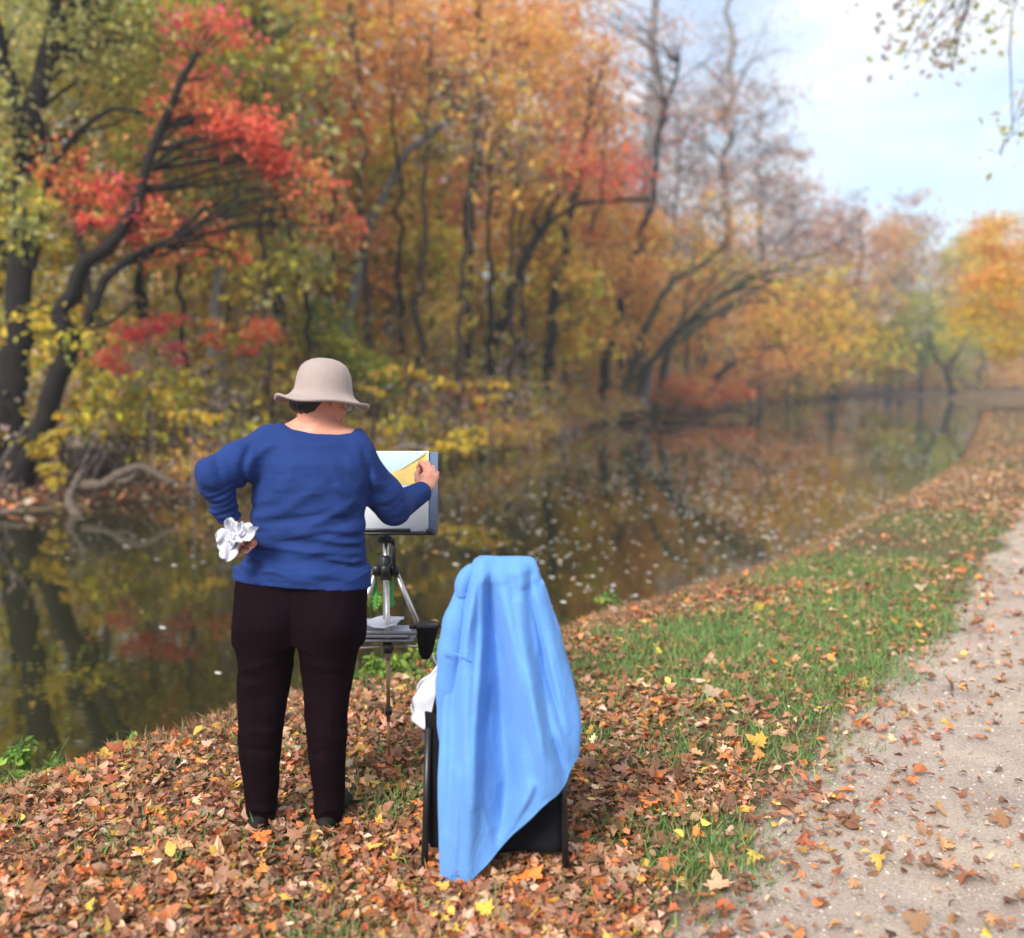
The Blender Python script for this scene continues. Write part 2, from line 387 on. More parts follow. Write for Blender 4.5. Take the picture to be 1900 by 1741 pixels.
def tint(q, C, n, clump=None, v=.22, gain=1.0):
    """per-leaf colours; clump: index of the clump each leaf belongs to (its leaves share a tone)"""
    if clump is None: i = q.integers(0, len(C), n)
    else:
        ci = q.integers(0, len(C), clump.max()+1); i = np.where(q.random(n) < .6, ci[clump], q.integers(0, len(C), n))
    c = C[i]*gain*np.exp(q.normal(0, v, (n, 1)))*np.exp(q.normal(0, .06, (n, 3)))
    return np.clip(c, .005, .9)
def leaf_cloud(q, center, rad, n, K, size, colors, droop=.3, spread=.33, T=T4, TF=T4F, flat=.6):
    d = unit(q.normal(size=(K, 3))); rr = q.uniform(.35, 1, (K, 1))**.7
    sub = np.asarray(center)+d*rr*rad
    ci = q.integers(0, K, n); e = q.normal(size=(n, 3))*np.array([1, 1, flat])*np.mean(rad)*spread*(.5+q.random((K, 1))[ci])
    p = sub[ci]+e
    a = unit(q.normal(size=(n, 3))*[1, 1, .6]+[0, 0, -droop*2]); nn = unit(q.normal(size=(n, 3))*.7+[0, 0, .9])
    V, F = place(T, TF, p, size*q.uniform(.6, 1.35, n), a, nn)
    c = tint(q, pal(colors), n, ci, gain=1.35)
    return V, F, np.repeat(c, len(T), 0), sub
LS = 1.3
def tree(label, name, cat, trunks, blobs, bark, size=.13, seed=0, group=None, twigs=5, leafname='crown', droop=.3, T=T4, TF=T4F, trunkname='trunk', sides=9, rtw=.012):
    """trunks: [(points, r0, r1)], blobs: [(centre, rad, n, K, palette)]"""
    q = np.random.default_rng(1000+seed)
    tp = [np.array(t[0], float) for t in trunks]
    b0 = tp[0][0]; b0[2] = gz(b0[0], b0[1])-.12
    root = empty(name, (b0[0], b0[1], float(gz(b0[0], b0[1]))), label, cat, group)
    parts = []; cur = []; crad = []
    for (t, (p_, r0, r1)) in zip(tp, trunks):
        n = 26; c = spline(t, n); L_ = np.linalg.norm(t[-1]-t[0])
        c[2:-1] += q.normal(0, .006*L_, (n-3, 3))*[1, 1, .2]
        u = np.linspace(0, 1, n); r = r0+(r1-r0)*u
        if t is tp[0]: r = r*(1+.5*np.exp(-u*26))
        parts.append(tubes(c, r, sides, .05, int(q.integers(1e6)))); cur.append(c); crad.append(r)
    allc = np.concatenate(cur); allr = np.concatenate(crad)
    lv = []; lf = []; lc = []; off = 0; Bc = []; Br = []; Tc = []
    for (c, rad, n, K, colr) in blobs:
        rad = np.broadcast_to(np.asarray(rad, float), (3,))
        Vv, Ff, cc, sub = leaf_cloud(q, c, rad, max(int(n*LS), 1), K, size, colr, droop, T=T, TF=TF)
        if n: lv.append(Vv); lf.append(Ff+off); lc.append(cc); off += len(Vv)
        for s in sub:
            d = np.linalg.norm(allc-s, axis=1)+np.where(allc[:, 2] > s[2]-.15*d_min(allc, s), 2.0, 0)+q.random(len(allc))*max(.3, .28*float(np.mean(rad)))
            i = int(np.argmin(d)); a = allc[i]; L_ = np.linalg.norm(s-a)
            mid = (a+s)/2+q.normal(0, .08*L_, 3)+np.array([0, 0, .10*L_])
            Bc.append(spline([a, mid, s], 8)); Br.append(np.linspace(min(allr[i]*.45, .007+.013*L_), rtw*.6, 8))
            for _ in range(twigs):
                st = Bc[-1][int(q.integers(3, 8))]; e = st+unit(q.normal(size=3)+[0, 0, .25])*np.mean(rad)*q.uniform(.25, .7)
                m2 = (st+e)/2+q.normal(0, .05, 3)
                Tc.append(spline([st, m2, e], 5))
    if Bc: parts.append(tubes(np.array(Bc), np.array(Br), 5, .05))
    if Tc: parts.append(tubes(np.array(Tc), np.broadcast_to(np.linspace(rtw*.55, rtw*.2, 5), (len(Tc), 5)), 3))
    V, F = join(parts); mk(trunkname, V, F, bark, root)
    if lv: mk(leafname, np.concatenate(lv), np.concatenate(lf), M_leaf, root, smooth=False, col=np.concatenate(lc))
    return root
def d_min(A, s): return np.linalg.norm(A-s, axis=1).min()
def B(px, py, Y, r, n, K, c, flat=1.0):   # crown blob: pixel radius -> metres at that depth
    return (P(px, py, Y), np.array([r, r, r*flat])*Y/FPX, n, K, c)
def R_(w, Y): return w/2*Y/FPX

# --- the large trees of the far bank, near to far
tree('thick black-barked tree at far left, trunk rising straight from the bank', 'streamside_tree', 'tree',
     [(PP((8,915,16.9),(18,760,16.9),(28,620,16.9),(45,450,17),(52,300,17.2),(80,120,17.5),(118,-60,18),(140,-260,18)), R_(58,17), .1),
      (PP((50,330,17.2),(25,180,17.2),(-20,20,17),(-60,-160,17)), .15, .06)],
     [B(40,-30,17.5,190,4200,26,'olive'), B(230,60,19,150,3000,20,['olive','ygreen']), B(-70,250,17,130,1500,12,'olive'), B(40,380,16.4,70,380,8,['olive','ygreen']), B(330,-120,19,140,1800,14,'olive')],
     B_dark, .12, 1, twigs=5, sides=14)
tree('dark leaning forked tree rising beside the thick trunk at far left', 'forked_tree', 'tree',
     [(PP((28,925,16.5),(62,840,16.4),(108,715,16.3),(130,640,16.3),(122,570,16.3),(160,490,16.4),(232,420,16.5),(262,340,16.6),(300,225,16.8),(360,110,17)), R_(46,16.4), .05),
      (PP((128,650,16.3),(165,590,16.2),(196,520,16.2),(255,470,16.1),(330,440,16)), .11, .03),
      (PP((60,500,16.9),(80,370,16.9),(125,270,16.8),(200,205,16.7),(262,208,16.6)), .07, .03),
      (PP((150,610,16.2),(200,600,16),(250,560,15.9)), .05, .015)],
     [B(215,395,16.9,62,560,16,['red','pinkred']), B(140,340,17,70,300,12,['red','orange']), B(300,420,17,80,420,10,['orange','red']), B(360,220,17.5,60,360,8,['red','orange']),
      B(455,245,17.4,84,620,13,'red',.5), B(505,285,17.4,46,330,9,'red',.6), B(385,215,17.6,50,240,9,['red','orange'],.6), B(560,350,17.8,70,300,12,['orange','red']), B(420,455,17.2,50,130,9,['orange','red']), B(250,330,17.3,60,150,10,['red','rust']), B(640,420,18.5,40,100,7,['orange','red']), B(380,80,18,80,520,9,['red','pinkred']), B(120,600,16.2,70,260,10,['ygreen','yellow'])],
     B_dark, .11, 2, twigs=4, sides=14)
LIT = .6
HERO = [
 # label, trunks(px poly, Y, width px, top width px), blobs, bark, leaf size
 ('slender brown tree standing upright behind the red leaves', 30, [([(652,690),(654,500),(655,300),(657,60),(660,-160)], 24, 10)], [(655,60,170,2200,20,['orange','rust']), (600,-80,150,1400,14,['olive','orange'])], B_brown),
 ('pale grey trunk leaning right above the painter', 26, [([(600,720),(645,600),(690,430),(735,310),(800,240),(880,190),(980,150)], 22, 10)], [(900,150,120,900,12,['gold','orange']), (800,60,130,1500,14,['orange','rust'])], B_grey),
 ('dark crooked trunk left of the straight black trunk', 31, [([(795,650),(802,560),(822,450),(812,380),(835,330)], 20, 9)], [(765,470,75,1150,12,['orange','gold']), (820,330,80,500,10,['gold','rust'])], B_dark),
 ('tall straight dark trunk right of the hat', 32, [([(862,700),(864,560),(868,440),(884,260),(886,80),(890,-120)], 26, 14)], [(900,60,160,2000,18,['orange','gold']), (820,-80,150,1200,12,['orange','rust'])], B_dark),
 ('brown trunk leaning steeply right into a forked branch', 34, [([(885,700),(925,600),(960,520),(1002,430),(1040,360),(1085,300)], 27, 10), ([(1002,430),(990,405),(1030,345),(1060,320)], 10, 5), ([(1005,428),(1060,385),(1130,372),(1210,372)], 9, 6)], [(1110,300,75,1000,10,['red','rust']), (1000,330,80,500,9,['gold','orange'])], B_dark),
 ('slim black tree rooted at the water edge in the middle', 36, [([(1000,752),(1018,650),(1030,560),(1050,430),(1062,380),(1080,300),(1100,190)], 20, 9)], [(1100,170,110,600,12,['orange','rust']), (1090,560,60,500,9,['yellow','ygreen'])], B_dark),
 ('thin upright tree behind the slim black one', 39, [([(1046,720),(1056,600),(1075,500),(1112,380),(1125,250)], 13, 6)], [(1140,260,90,500,9,['red','rust']), (1010,120,110,800,12,'orange')], B_brown),
 ('S-curved black trunk leaning right over the canal', 38, [([(1104,725),(1128,660),(1150,590),(1160,520),(1190,440),(1210,370),(1222,250),(1260,120)], 19, 7), ([(1210,370),(1150,372),(1100,382)], 8, 4)], [(1240,120,120,420,12,['mauve','rust']), (1060,40,110,900,12,['orange','rust'])], B_dark),
 ('pale grey straight trunk between two dark leaning ones', 44, [([(1188,705),(1194,600),(1198,480),(1206,330),(1215,100),(1215,-80)], 26, 14)], [(1200,450,45,260,6,'ygreen'), (1220,20,150,500,16,['mauve','rust'])], B_grey),
 ('mossy thin trunk leaning right, behind the pale grey one', 42, [([(1146,700),(1185,640),(1215,580),(1250,520),(1290,500),(1350,450)], 14, 7)], [(1330,430,90,500,9,['orange','gold'])], B_moss),
 ('big mossy trunk arching right over the water', 40, [([(1160,722),(1210,672),(1262,612),(1330,556),(1400,516),(1470,486),(1540,462)], 13, 4), ([(1190,690),(1250,640),(1320,590),(1400,560),(1470,570),(1530,620)], 7, 2), ([(1180,700),(1240,630),(1290,560),(1350,490),(1420,450)], 8, 2), ([(1300,580),(1380,520),(1460,500),(1540,510),(1600,560)], 6, 2), ([(1262,612),(1300,570),(1350,520),(1420,480)], 9, 3), ([(1340,552),(1400,530),(1450,560),(1500,610)], 6, 2), ([(1400,516),(1480,530),(1540,580),(1580,650)], 6, 2), ([(1210,672),(1280,610),(1360,560),(1440,520),(1500,510)], 9, 3), ([(1300,580),(1380,560),(1430,600),(1460,660)], 5, 2)], [(1500,560,100,1300,14,['gold','yellow']), (1420,620,90,1000,12,['orange','gold']), (1570,640,80,900,12,['yellow','gold']), (1330,500,70,400,8,['ygreen','gold'])], B_moss),
 ('second mossy trunk springing from beside the arching one', 41, [([(1214,712),(1235,665),(1262,612),(1300,585),(1340,540),(1385,525)], 12, 5), ([(1235,665),(1260,600),(1282,520),(1290,430)], 8, 3)], [(1400,560,80,600,9,['orange','gold'])], B_moss),
 ('low dark trunk sloping over the water behind the arch', 50, [([(1290,705),(1340,690),(1390,662),(1440,640),(1470,680),(1490,720)], 15, 5)], [(1400,665,80,900,12,['orange','rust'])], B_dark),
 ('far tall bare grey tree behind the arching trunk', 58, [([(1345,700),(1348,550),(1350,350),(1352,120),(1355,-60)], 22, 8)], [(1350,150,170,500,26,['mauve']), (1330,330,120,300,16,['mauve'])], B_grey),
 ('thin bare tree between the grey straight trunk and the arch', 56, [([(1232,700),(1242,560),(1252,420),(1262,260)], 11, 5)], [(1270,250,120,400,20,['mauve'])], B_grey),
 ('orange-crowned tree bending to the water near the canal end', 62, [([(1540,715),(1550,640),(1575,560),(1600,470),(1590,400)], 16, 6)], [(1610,480,95,2400,18,['orange','rust']), (1560,600,90,1800,14,['gold','yellow']), (1500,430,80,900,12,['orange','mauve']), (1640,560,60,700,8,['gold','rust'])], B_brown),
]
for i, (lab, Yd, tr, bl, bk) in enumerate(HERO):
    q = np.random.default_rng(i+50); bx = (tr[0][0][0][0]-950)/FPX
    while Yd < np.interp(bx*Yd, FB[:, 0], FB[:, 1])+.5: Yd += .5
    trs = [(np.array([P(x, y, Yd+.4*k) for k, (x, y) in enumerate(pl)]), R_(a, Yd), R_(b, Yd)) for pl, a, b in tr]
    for j in range(1, len(trs)): trs[j][0][0] = trs[0][0][np.argmin(np.linalg.norm(trs[0][0]-trs[j][0][0], axis=1))] if j else trs[j][0][0]
    bls = [(P(x, y, Yd+q.uniform(-.5, 2)), np.array([r, r, r*.75])*Yd/FPX, n, K, c) for x, y, r, n, K, c in bl]
    tree(lab, 'tall_tree' if trs[0][0][-1][2] > 9 else 'leaning_tree', 'tree', trs, bls, bk, .135+.0018*(Yd-26), 100+i, twigs=14 if 'bare' in lab else 5, rtw=.02 if 'bare' in lab else .013)

# --- filler trees of the wood, each its own thing: (px of trunk, depth, height, lean, colours, n leaves, crown width, label)
FILL = [
 (150,23,13,.4,['olive','ygreen'],5200,3.2,'olive-leaved tree close behind the forked dark trunk'),
 (300,25,14,-.3,['olive','orange'],5200,3.2,'olive and orange tree above the red branch'),
 (430,22,12,.3,['ygreen','olive'],5000,2.8,'yellow-green tree behind the red branch tips'),
 (385,30,15,.2,['red','rust'],5200,3.4,'tall tree with dull red crown at upper left'),
 (520,27,14,.1,['orange','rust'],5000,3.2,'rusty orange tree left of the slender brown one'),
 (560,38,17,-.2,['rust','orange'],5200,4,'tall russet tree deep in the wood above the hat'),
 (700,36,17,.3,['orange','gold'],5600,3.8,'large orange tree behind the pale leaning trunk'),
 (770,44,19,0,['orange','rust'],5200,4.2,'broad orange tree between pale and straight trunks'),
 (730,30,9,.2,['gold','ygreen'],4200,2.6,'short golden tree below the pale leaning trunk'),
 (930,40,18,.2,['orange','rust'],5600,4,'big burnt-orange tree right of the straight dark trunk'),
 (960,38,9,.2,['gold','yellow'],4200,2.9,'low golden tree behind the steep forked trunk'),
 (1040,50,19,.1,['orange','rust'],4500,4.2,'tall orange tree at the right end of the thick wood'),
 (1070,46,10,.1,['gold','orange'],4200,3.2,'low golden-orange tree behind the slim black one'),
 (1150,54,11,.1,['gold','orange'],4200,3.6,'amber tree glowing behind the S-curved trunk'),
 (250,34,17,.1,['olive','rust'],4200,4,'dull olive tree far back at upper left'),
 (60,27,15,0,['olive'],4200,3.2,'olive tree behind the thick black trunk'),
 (10,21,9,0,['olive','yellow'],3200,2.2,'small yellowing tree at the left edge'),
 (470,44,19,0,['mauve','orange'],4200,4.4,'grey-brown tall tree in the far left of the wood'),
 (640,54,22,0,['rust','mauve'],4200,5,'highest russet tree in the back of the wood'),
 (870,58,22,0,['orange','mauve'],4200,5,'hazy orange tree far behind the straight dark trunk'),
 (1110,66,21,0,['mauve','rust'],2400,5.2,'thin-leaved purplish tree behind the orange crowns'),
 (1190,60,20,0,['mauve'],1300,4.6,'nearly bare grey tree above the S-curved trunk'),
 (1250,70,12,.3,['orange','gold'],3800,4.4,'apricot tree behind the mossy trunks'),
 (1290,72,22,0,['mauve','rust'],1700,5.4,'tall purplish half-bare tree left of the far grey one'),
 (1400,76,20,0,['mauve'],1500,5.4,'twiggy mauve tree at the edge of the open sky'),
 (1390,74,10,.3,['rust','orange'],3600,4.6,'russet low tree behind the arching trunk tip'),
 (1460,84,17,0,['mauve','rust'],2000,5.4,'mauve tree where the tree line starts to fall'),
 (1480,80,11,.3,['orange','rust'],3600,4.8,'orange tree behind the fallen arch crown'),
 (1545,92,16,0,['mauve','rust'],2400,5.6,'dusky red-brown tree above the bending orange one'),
 (1640,100,15,0,['mauve','olive'],2400,5.6,'grey-green tree left of the canal end'),
 (1620,88,8,.2,['gold','ygreen'],2600,4.2,'golden bush-like tree at the canal end'),
 (1700,112,11,0,['ygreen','green'],3000,5.2,'yellow-green tree left of the far dark fork'),
 (1665,120,18,0,['mauve','rust'],2400,6.5,'hazy brown tree beyond the canal end'),
 (1760,124,15,0,['ygreen','yellow'],3000,6,'pale yellow tree beyond the canal end'),
 (1812,128,16,0,['orange','yellow'],3000,6,'far orange and yellow tree beside the path end'),
]
for i, (px, Yd, h, lean, colr, n, cw, lab) in enumerate(FILL):
    q = np.random.default_rng(i+300); x = (px-950)/FPX*Yd*1.004
    fb = np.interp(x, FB[:, 0], FB[:, 1])
    if Yd < fb+1.2: Yd = fb+1.2+q.random()*.8; x = (px-950)/FPX*Yd*1.004
    z0 = float(gz(x, Yd)); H = h*(1.28 if px > 1380 and h > 12 else 1)
    pts = [(x+lean*t*t*2+q.normal(0, .12), Yd+q.normal(0, .15), z0+H*.93*t) for t in (0, .25, .5, .75, 1)]
    top = np.array(pts[-1]); bl = []
    m = 6
    for k in range(m):
        t = .38+.62*(k+.5)/m; a = k*2.4+q.uniform(0, 1); rr = cw*(1-.55*abs(t-.6))
        base = np.array([np.interp(t, (0, .25, .5, .75, 1), [p[j] for p in pts]) for j in range(3)])
        c = base+np.array([math.cos(a), math.sin(a), 0])*rr*.5*(1.15-t)
        bl.append((c, np.array([rr*.62, rr*.62, H*.13]), int(n/m), 9, colr))
    r0 = .012*H+.03
    tree(lab, 'woodland_tree', 'tree', [(pts, r0, .03)], bl, [B_brown, B_dark, B_grey][i % 3], .15+.0030*Yd, 400+i, twigs=4 if 'mauve' not in colr else 12, sides=7, rtw=.014 if 'mauve' not in colr else .03)

# right side of the path
tree('bright orange tree at the right edge beyond the path', 'path_side_tree', 'tree',
     [([(31,46,0),(30.6,46,3),(29.6,46,6),(28.0,45.6,9)], .2, .05), ([(30.6,46,3),(28,45.5,4.6),(24.5,45,5)], .09, .03), ([(29.6,46,6),(26.5,45.5,7.2),(23.8,45,7.2)], .08, .03)],
     [(P(1890,450,45), (1.9,2,1.5), 2600, 16, ['orange','gold']), (P(1850,540,44.5), (1.7,1.7,1.3), 2200, 14, ['orange','yellow']), (P(1893,620,45), (1.6,1.7,1.3), 2000, 12, ['gold','yellow']), (P(1800,590,45), (1.0,1.2,.9), 700, 9, ['yellow','gold']), (P(1840,440,46), (1.1,1.2,.9), 700, 9, ['yellow','orange']), (P(1960,500,46), (2.6,2.4,3), 3000, 14, ['orange','gold'])], B_brown, .15, 700)
tree('dark forked low tree leaning out near the canal end', 'forked_tree', 'tree',
     [(PP((1768,722,100),(1755,690,100),(1735,655,100),(1720,610,100)), .3, .08), (PP((1755,692,100),(1785,640,100),(1800,610,100)), .2, .05)],
     [(P(1700,600,100), (3.5,3,2.6), 1300, 10, ['green','ygreen']), (P(1790,650,101), (3,3,2), 900, 9, ['green','ygreen'])], B_dark, .3, 701)
tree('tree at the right of the path with leaves hanging into the top right corner', 'overhanging_tree', 'tree',
     [([(12.5,15,0),(12.2,15,3),(11.6,14.6,6),(10.6,14,8.6),(9.6,13.4,10)], .26, .06), ([(11.6,14.6,6),(9.5,14,7.6),(7.2,13.6,8.0)], .1, .02)],
     [(P(1800,-10,13.5), (1.6,1.2,.5), 170, 16, ['mauve','olive']), (P(1700,90,14), (.7,.8,.3), 70, 7, ['olive','mauve']), (P(1890,250,13), (.5,.5,.5), 50, 5, ['gold','olive']), ((10.6,14,9.6), (2.6,2.6,1.6), 1500, 18, ['olive','gold'])], B_brown, .12, 702)

# --- far wood read as one mass
def far_wood():
    q = np.random.default_rng(900); n = 95; Vs = []; Fs = []; Cs = []; off = 0; tr = []
    xs = np.concatenate([q.uniform(-75, 20, 42), q.uniform(20, 110, 53)])
    for x in xs:
        y = np.interp(x, FB[:, 0], FB[:, 1])+q.uniform(14, 60) if x > 5 else q.uniform(62, 110)
        z0 = float(gz(x, y)); h = q.uniform(9, 15) if x > 30 else q.uniform(14, 21); r = h*.33
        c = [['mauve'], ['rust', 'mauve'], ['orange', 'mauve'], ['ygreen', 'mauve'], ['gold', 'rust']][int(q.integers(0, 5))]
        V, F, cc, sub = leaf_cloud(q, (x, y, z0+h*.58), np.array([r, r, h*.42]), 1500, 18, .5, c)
        Vs.append(V); Fs.append(F+off); Cs.append(cc); off += len(V)
        tr.append(spline([(x, y, z0-.2), (x+.2, y, z0+h*.5), (x, y, z0+h)], 8))
    for _ in range(130):
        x = q.uniform(-70, 115); y = np.interp(x, FB[:, 0], FB[:, 1])+q.uniform(6, 30) if x > 12 else q.uniform(70, 110)
        c = [['mauve', 'brown'], ['rust', 'brown'], ['ygreen', 'brown'], ['gold', 'rust']][int(q.integers(0, 4))]
        V, F, cc, sub = leaf_cloud(q, (x, y, float(gz(x, y))+1.9), np.array([3.4, 3.4, 1.8]), 420, 9, .45, c)
        Vs.append(V); Fs.append(F+off); Cs.append(cc); off += len(V)
    V2, F2 = tubes(np.array(tr), np.broadcast_to(np.linspace(.25, .05, 8), (len(tr), 8)), 5)
    Vs.append(V2); Cs.append(np.tile([[.07, .06, .055]], (len(V2), 1)))
    mk('distant_woods', np.concatenate(Vs), [np.concatenate(Fs), F2+off], M_leaf, smooth=False, col=np.concatenate(Cs), kind='stuff', label='hazy autumn wood far beyond the canal', cat='woods')
far_wood()

# --- brushy undergrowth along the far bank (one mass) and leaf litter
def undergrowth():
    q = np.random.default_rng(901); Vs = []; Fs = []; Cs = []; off = 0; st = []
    for k in range(520):
        s = q.random(); x = np.interp(s, (0, .45, .8, 1), (-15, -3, 12, 34))+q.normal(0, .6)
        d = abs(q.normal(0, 1))*5+1.2
        y = np.interp(x, FB[:, 0], FB[:, 1])+d*1.25; z0 = float(gz(x, y)); h = min(q.uniform(.5, 1.3)+d*.25, 3.6)
        pxl = x/y*FPX+950
        c = (['ygreen', 'ygreen', 'yellow'] if pxl < 480 else ['ygreen', 'gold', 'brown'] if pxl < 760 else ['gold', 'brown', 'ygreen'] if pxl < 1050 else ['gold', 'orange', 'rust'])
        if q.random() < .1: c = ['red', 'orange']
        if q.random() < .3: c = ['brown', 'mauve']
        n = int(150 if y < 45 else 100); V, F, cc, sub = leaf_cloud(q, (x, y, z0+h*.75), np.array([.7, .7, h*.38])*(1+y*.006), n, 10, .10+.0022*y, c, spread=.42)
        Vs.append(V); Fs.append(F+off); Cs.append(cc); off += len(V)
        for s_ in sub[:8]:
            b = np.array([x, y, z0-.05])+q.normal(0, .22, 3)*[1, 1, 0]
            st.append(spline([b, (b+s_)/2+q.normal(0, .12, 3), s_+[0, 0, .25]], 6))
    for k in range(330):
        x = np.interp(q.random(), (0, .25, .7, 1), (-6, -1, 6, 30)); y = np.interp(x, FB[:, 0], FB[:, 1])+q.uniform(.1, 2.2); z0 = float(gz(x, y)); h = q.uniform(.3, .9)*(1+.006*y)
        c = [['gold', 'yellow'], ['orange', 'rust'], ['ygreen', 'brown'], ['yellow', 'brown'], ['brown', 'mauve']][int(q.integers(0, 5))]
        V, F, cc, sub = leaf_cloud(q, (x, y, z0+h*.55), np.array([.8, .8, h*.5]), 130, 9, .07+.0022*y, c, spread=.45); Vs.append(V); Fs.append(F+off); Cs.append(cc); off += len(V)
    for k in range(230):
        x = np.interp(q.random(), (0, .55, 1), (-26, -6, 14)); y = np.interp(x, FB[:, 0], FB[:, 1])+q.uniform(7, 26); h = q.uniform(2.5, 6.5); z0 = float(gz(x, y))
        c = [['olive', 'ygreen'], ['olive', 'yellow'], ['gold', 'brown'], ['ygreen', 'gold'], ['mauve', 'ygreen']][int(q.integers(0, 5))]
        V, F, cc, sub = leaf_cloud(q, (x, y, z0+h*.6), np.array([1.5, 1.5, h*.42]), 330, 12, .13+.0025*y, c, spread=.4); Vs.append(V); Fs.append(F+off); Cs.append(cc); off += len(V)
        for s_ in sub[:5]: st.append(spline([(x, y, z0-.1), (np.array([x, y, z0])+s_)/2+q.normal(0, .15, 3), s_], 6))
    V2, F2 = tubes(np.array(st), np.broadcast_to(np.linspace(.014, .004, 6), (len(st), 6)), 3)
    Vs.append(V2); Cs.append(np.repeat(np.random.default_rng(3).uniform(.05, .16, (len(st), 1))*[[1, .9, .82]], 18, 0))
    mk('undergrowth', np.concatenate(Vs), [np.concatenate(Fs), F2+off], M_leaf, smooth=False, col=np.concatenate(Cs), kind='stuff', label='tangled yellow-green brush filling the wood floor', cat='undergrowth')
undergrowth()
def scatter_litter():
    q = np.random.default_rng(902)
    # near verge, in a wedge in front of the camera
    n = 190000; Yl = 1.6/np.sqrt(q.uniform((1.6/110)**2, (1.6/1.9)**2, n)); Yl = np.where(q.random(n) < .5, q.uniform(1.9, 9, n), Yl)
    x = (q.uniform(-150, 2050, n)-950)/FPX*Yl; y = Yl
    dn = -dist_above(x, y, NB); dp = dpath(x, y); g = grass_mask(x, y)
    keep = (dn > -.25)*(q.random(n) < np.where(dp > -.1, np.where(dp > 3, .7, .16*np.exp(-np.maximum(dp,0)*2.6)+.02+.15*smooth(11, 24, y)), .9-.66*g)*np.clip(.55+.5*vnoise(x*1.7, y*1.7, seed=41), .25, 1))
    x, y, g = x[keep.astype(bool)], y[keep.astype(bool)], g[keep.astype(bool)]; n = len(x)
    z = gz(x, y)+q.uniform(.004, .035, n); p = np.stack([x, y, z], 1)
    a = unit(np.stack([q.normal(size=n), q.normal(size=n), q.normal(0, .28, n)], 1)); nn = unit(np.stack([q.normal(0, .35, n), q.normal(0, .35, n), np.ones(n)], 1))
    s = q.uniform(.014, .040, n)*np.where(q.random(n) < .12, 1.6, 1)*(1+.04*y); k = q.random(n) < .33
    V1, F1 = place(TM, TMF, p[k], s[k]*1.25, a[k], nn[k], q, .5); V2, F2 = place(T7, T7F, p[~k], s[~k], a[~k], nn[~k], q, .6)
    c = tint(q, pal('litter'), n, None, .32, .88)*[1.16, .93, .76]; f_ = smooth(9, 20, y)[:, None]*.75; c = c*(1-f_)+f_*tint(q, np.array([(.50, .23, .10), (.42, .19, .09), (.48, .32, .13), (.36, .24, .15)]), n, None, .2)
    c = np.concatenate([np.repeat(c[k], len(TM), 0), np.repeat(c[~k], len(T7), 0)])
    mk('leaf_litter', np.vstack([V1, V2]), np.vstack([F1, F2+len(V1)]), M_litter, smooth=False, col=c, kind='stuff', label='fallen brown, orange and yellow leaves covering the near bank', cat='leaf litter')
    # reddish leaves on the far part of the near verge
    n = 75000; Yl = 1/q.uniform(1/115, 1/8, n); x = (q.uniform(1500, 1960, n)-950)/FPX*Yl; dn = -dist_above(x, Yl, NB); dp = dpath(x, Yl); g = grass_mask(x, Yl)
    k = (dn > -.1) & (q.random(n) < np.where(dp > .1, .12, 1-.7*g)*smooth(8, 20, Yl)*np.clip(.6+.5*vnoise(x*.8, Yl*.8, seed=52), .1, 1)); x, Yl = x[k], Yl[k]; n = len(x); p = np.stack([x, Yl, gz(x, Yl)+q.uniform(.01, .05, n)], 1)
    a = unit(np.stack([q.normal(size=n), q.normal(size=n), q.normal(0, .4, n)], 1)); nn = unit(np.stack([q.normal(0, .5, n), q.normal(0, .5, n), np.ones(n)], 1))
    V1, F1 = place(T7, T7F, p, q.uniform(.03, .065, n)*(1+.012*Yl), a, nn, q, .4)
    mk('leaf_litter', V1, F1, M_litter, smooth=False, col=np.repeat(tint(q, np.array([(.48, .22, .10), (.38, .17, .09), (.46, .30, .13), (.30, .19, .12), (.42, .30, .22), (.26, .20, .10)]), n, None, .25), len(T7), 0), kind='stuff', label='rust-orange leaves covering the far end of the near verge', cat='leaf litter')
    # far bank
    n = 26000; x = np.interp(q.random(n), (0, .6, 1), (-14, -1, 30)); d = np.abs(q.normal(0, 4, n))+.05; y = np.interp(x, FB[:, 0], FB[:, 1])+d*1.15
    p = np.stack([x, y, gz(x, y)+q.uniform(.01, .06, n)], 1)
    a = unit(np.stack([q.normal(size=n), q.normal(size=n), q.normal(0, .4, n)], 1)); nn = unit(np.stack([q.normal(0, .5, n), q.normal(0, .5, n), np.ones(n)], 1))
    V1, F1 = place(T7, T7F, p, q.uniform(.09, .19, n)*(.8+.012*y), a, nn, q, .3)
    mk('leaf_litter', V1, F1, M_litter, smooth=False, col=np.repeat(tint(q, pal(['litter', 'brown', 'rust']), n, None, .3), len(T7), 0), kind='stuff', label='reddish-brown fallen leaves on the far bank under the trees', cat='leaf litter')
    # floating on the water
    n = 46000; Yl = np.exp(q.uniform(np.log(5)**1.0, np.log(95), n)**1.0); x = (q.uniform(-100, 1900, n)-950)/FPX*Yl
    near = -dist_above(x, Yl, NB) < -.3; far = dist_above(x, Yl, FB) < -.3
    pr = np.clip(.07+.9*smooth(500, 1650, x/Yl*FPX+950)**1.3, 0, 1)*smooth(5, 20, Yl)*np.clip(.6+.6*vnoise(x*.5, Yl*.5, seed=44), .08, 1)
    k = near & far & (q.random(n) < pr); x, Yl = x[k], Yl[k]; n = len(x)
    p = np.stack([x, Yl, np.full(n, -.442)], 1); th = q.uniform(0, 6.28, n)
    a = np.stack([np.cos(th), np.sin(th), 0*th+.05], 1); nn = unit(np.stack([q.normal(0, .03, n), q.normal(0, .03, n), np.ones(n)], 1))
    V1, F1 = place(T7*[1, 1, .3], T7F, p, q.uniform(.03, .07, n)*(1+.02*Yl), a, nn, q, .04)
    c = tint(q, np.array([(.72, .68, .58), (.8, .78, .7), (.65, .58, .45), (.6, .35, .12), (.7, .7, .66)]), n, None, .2)
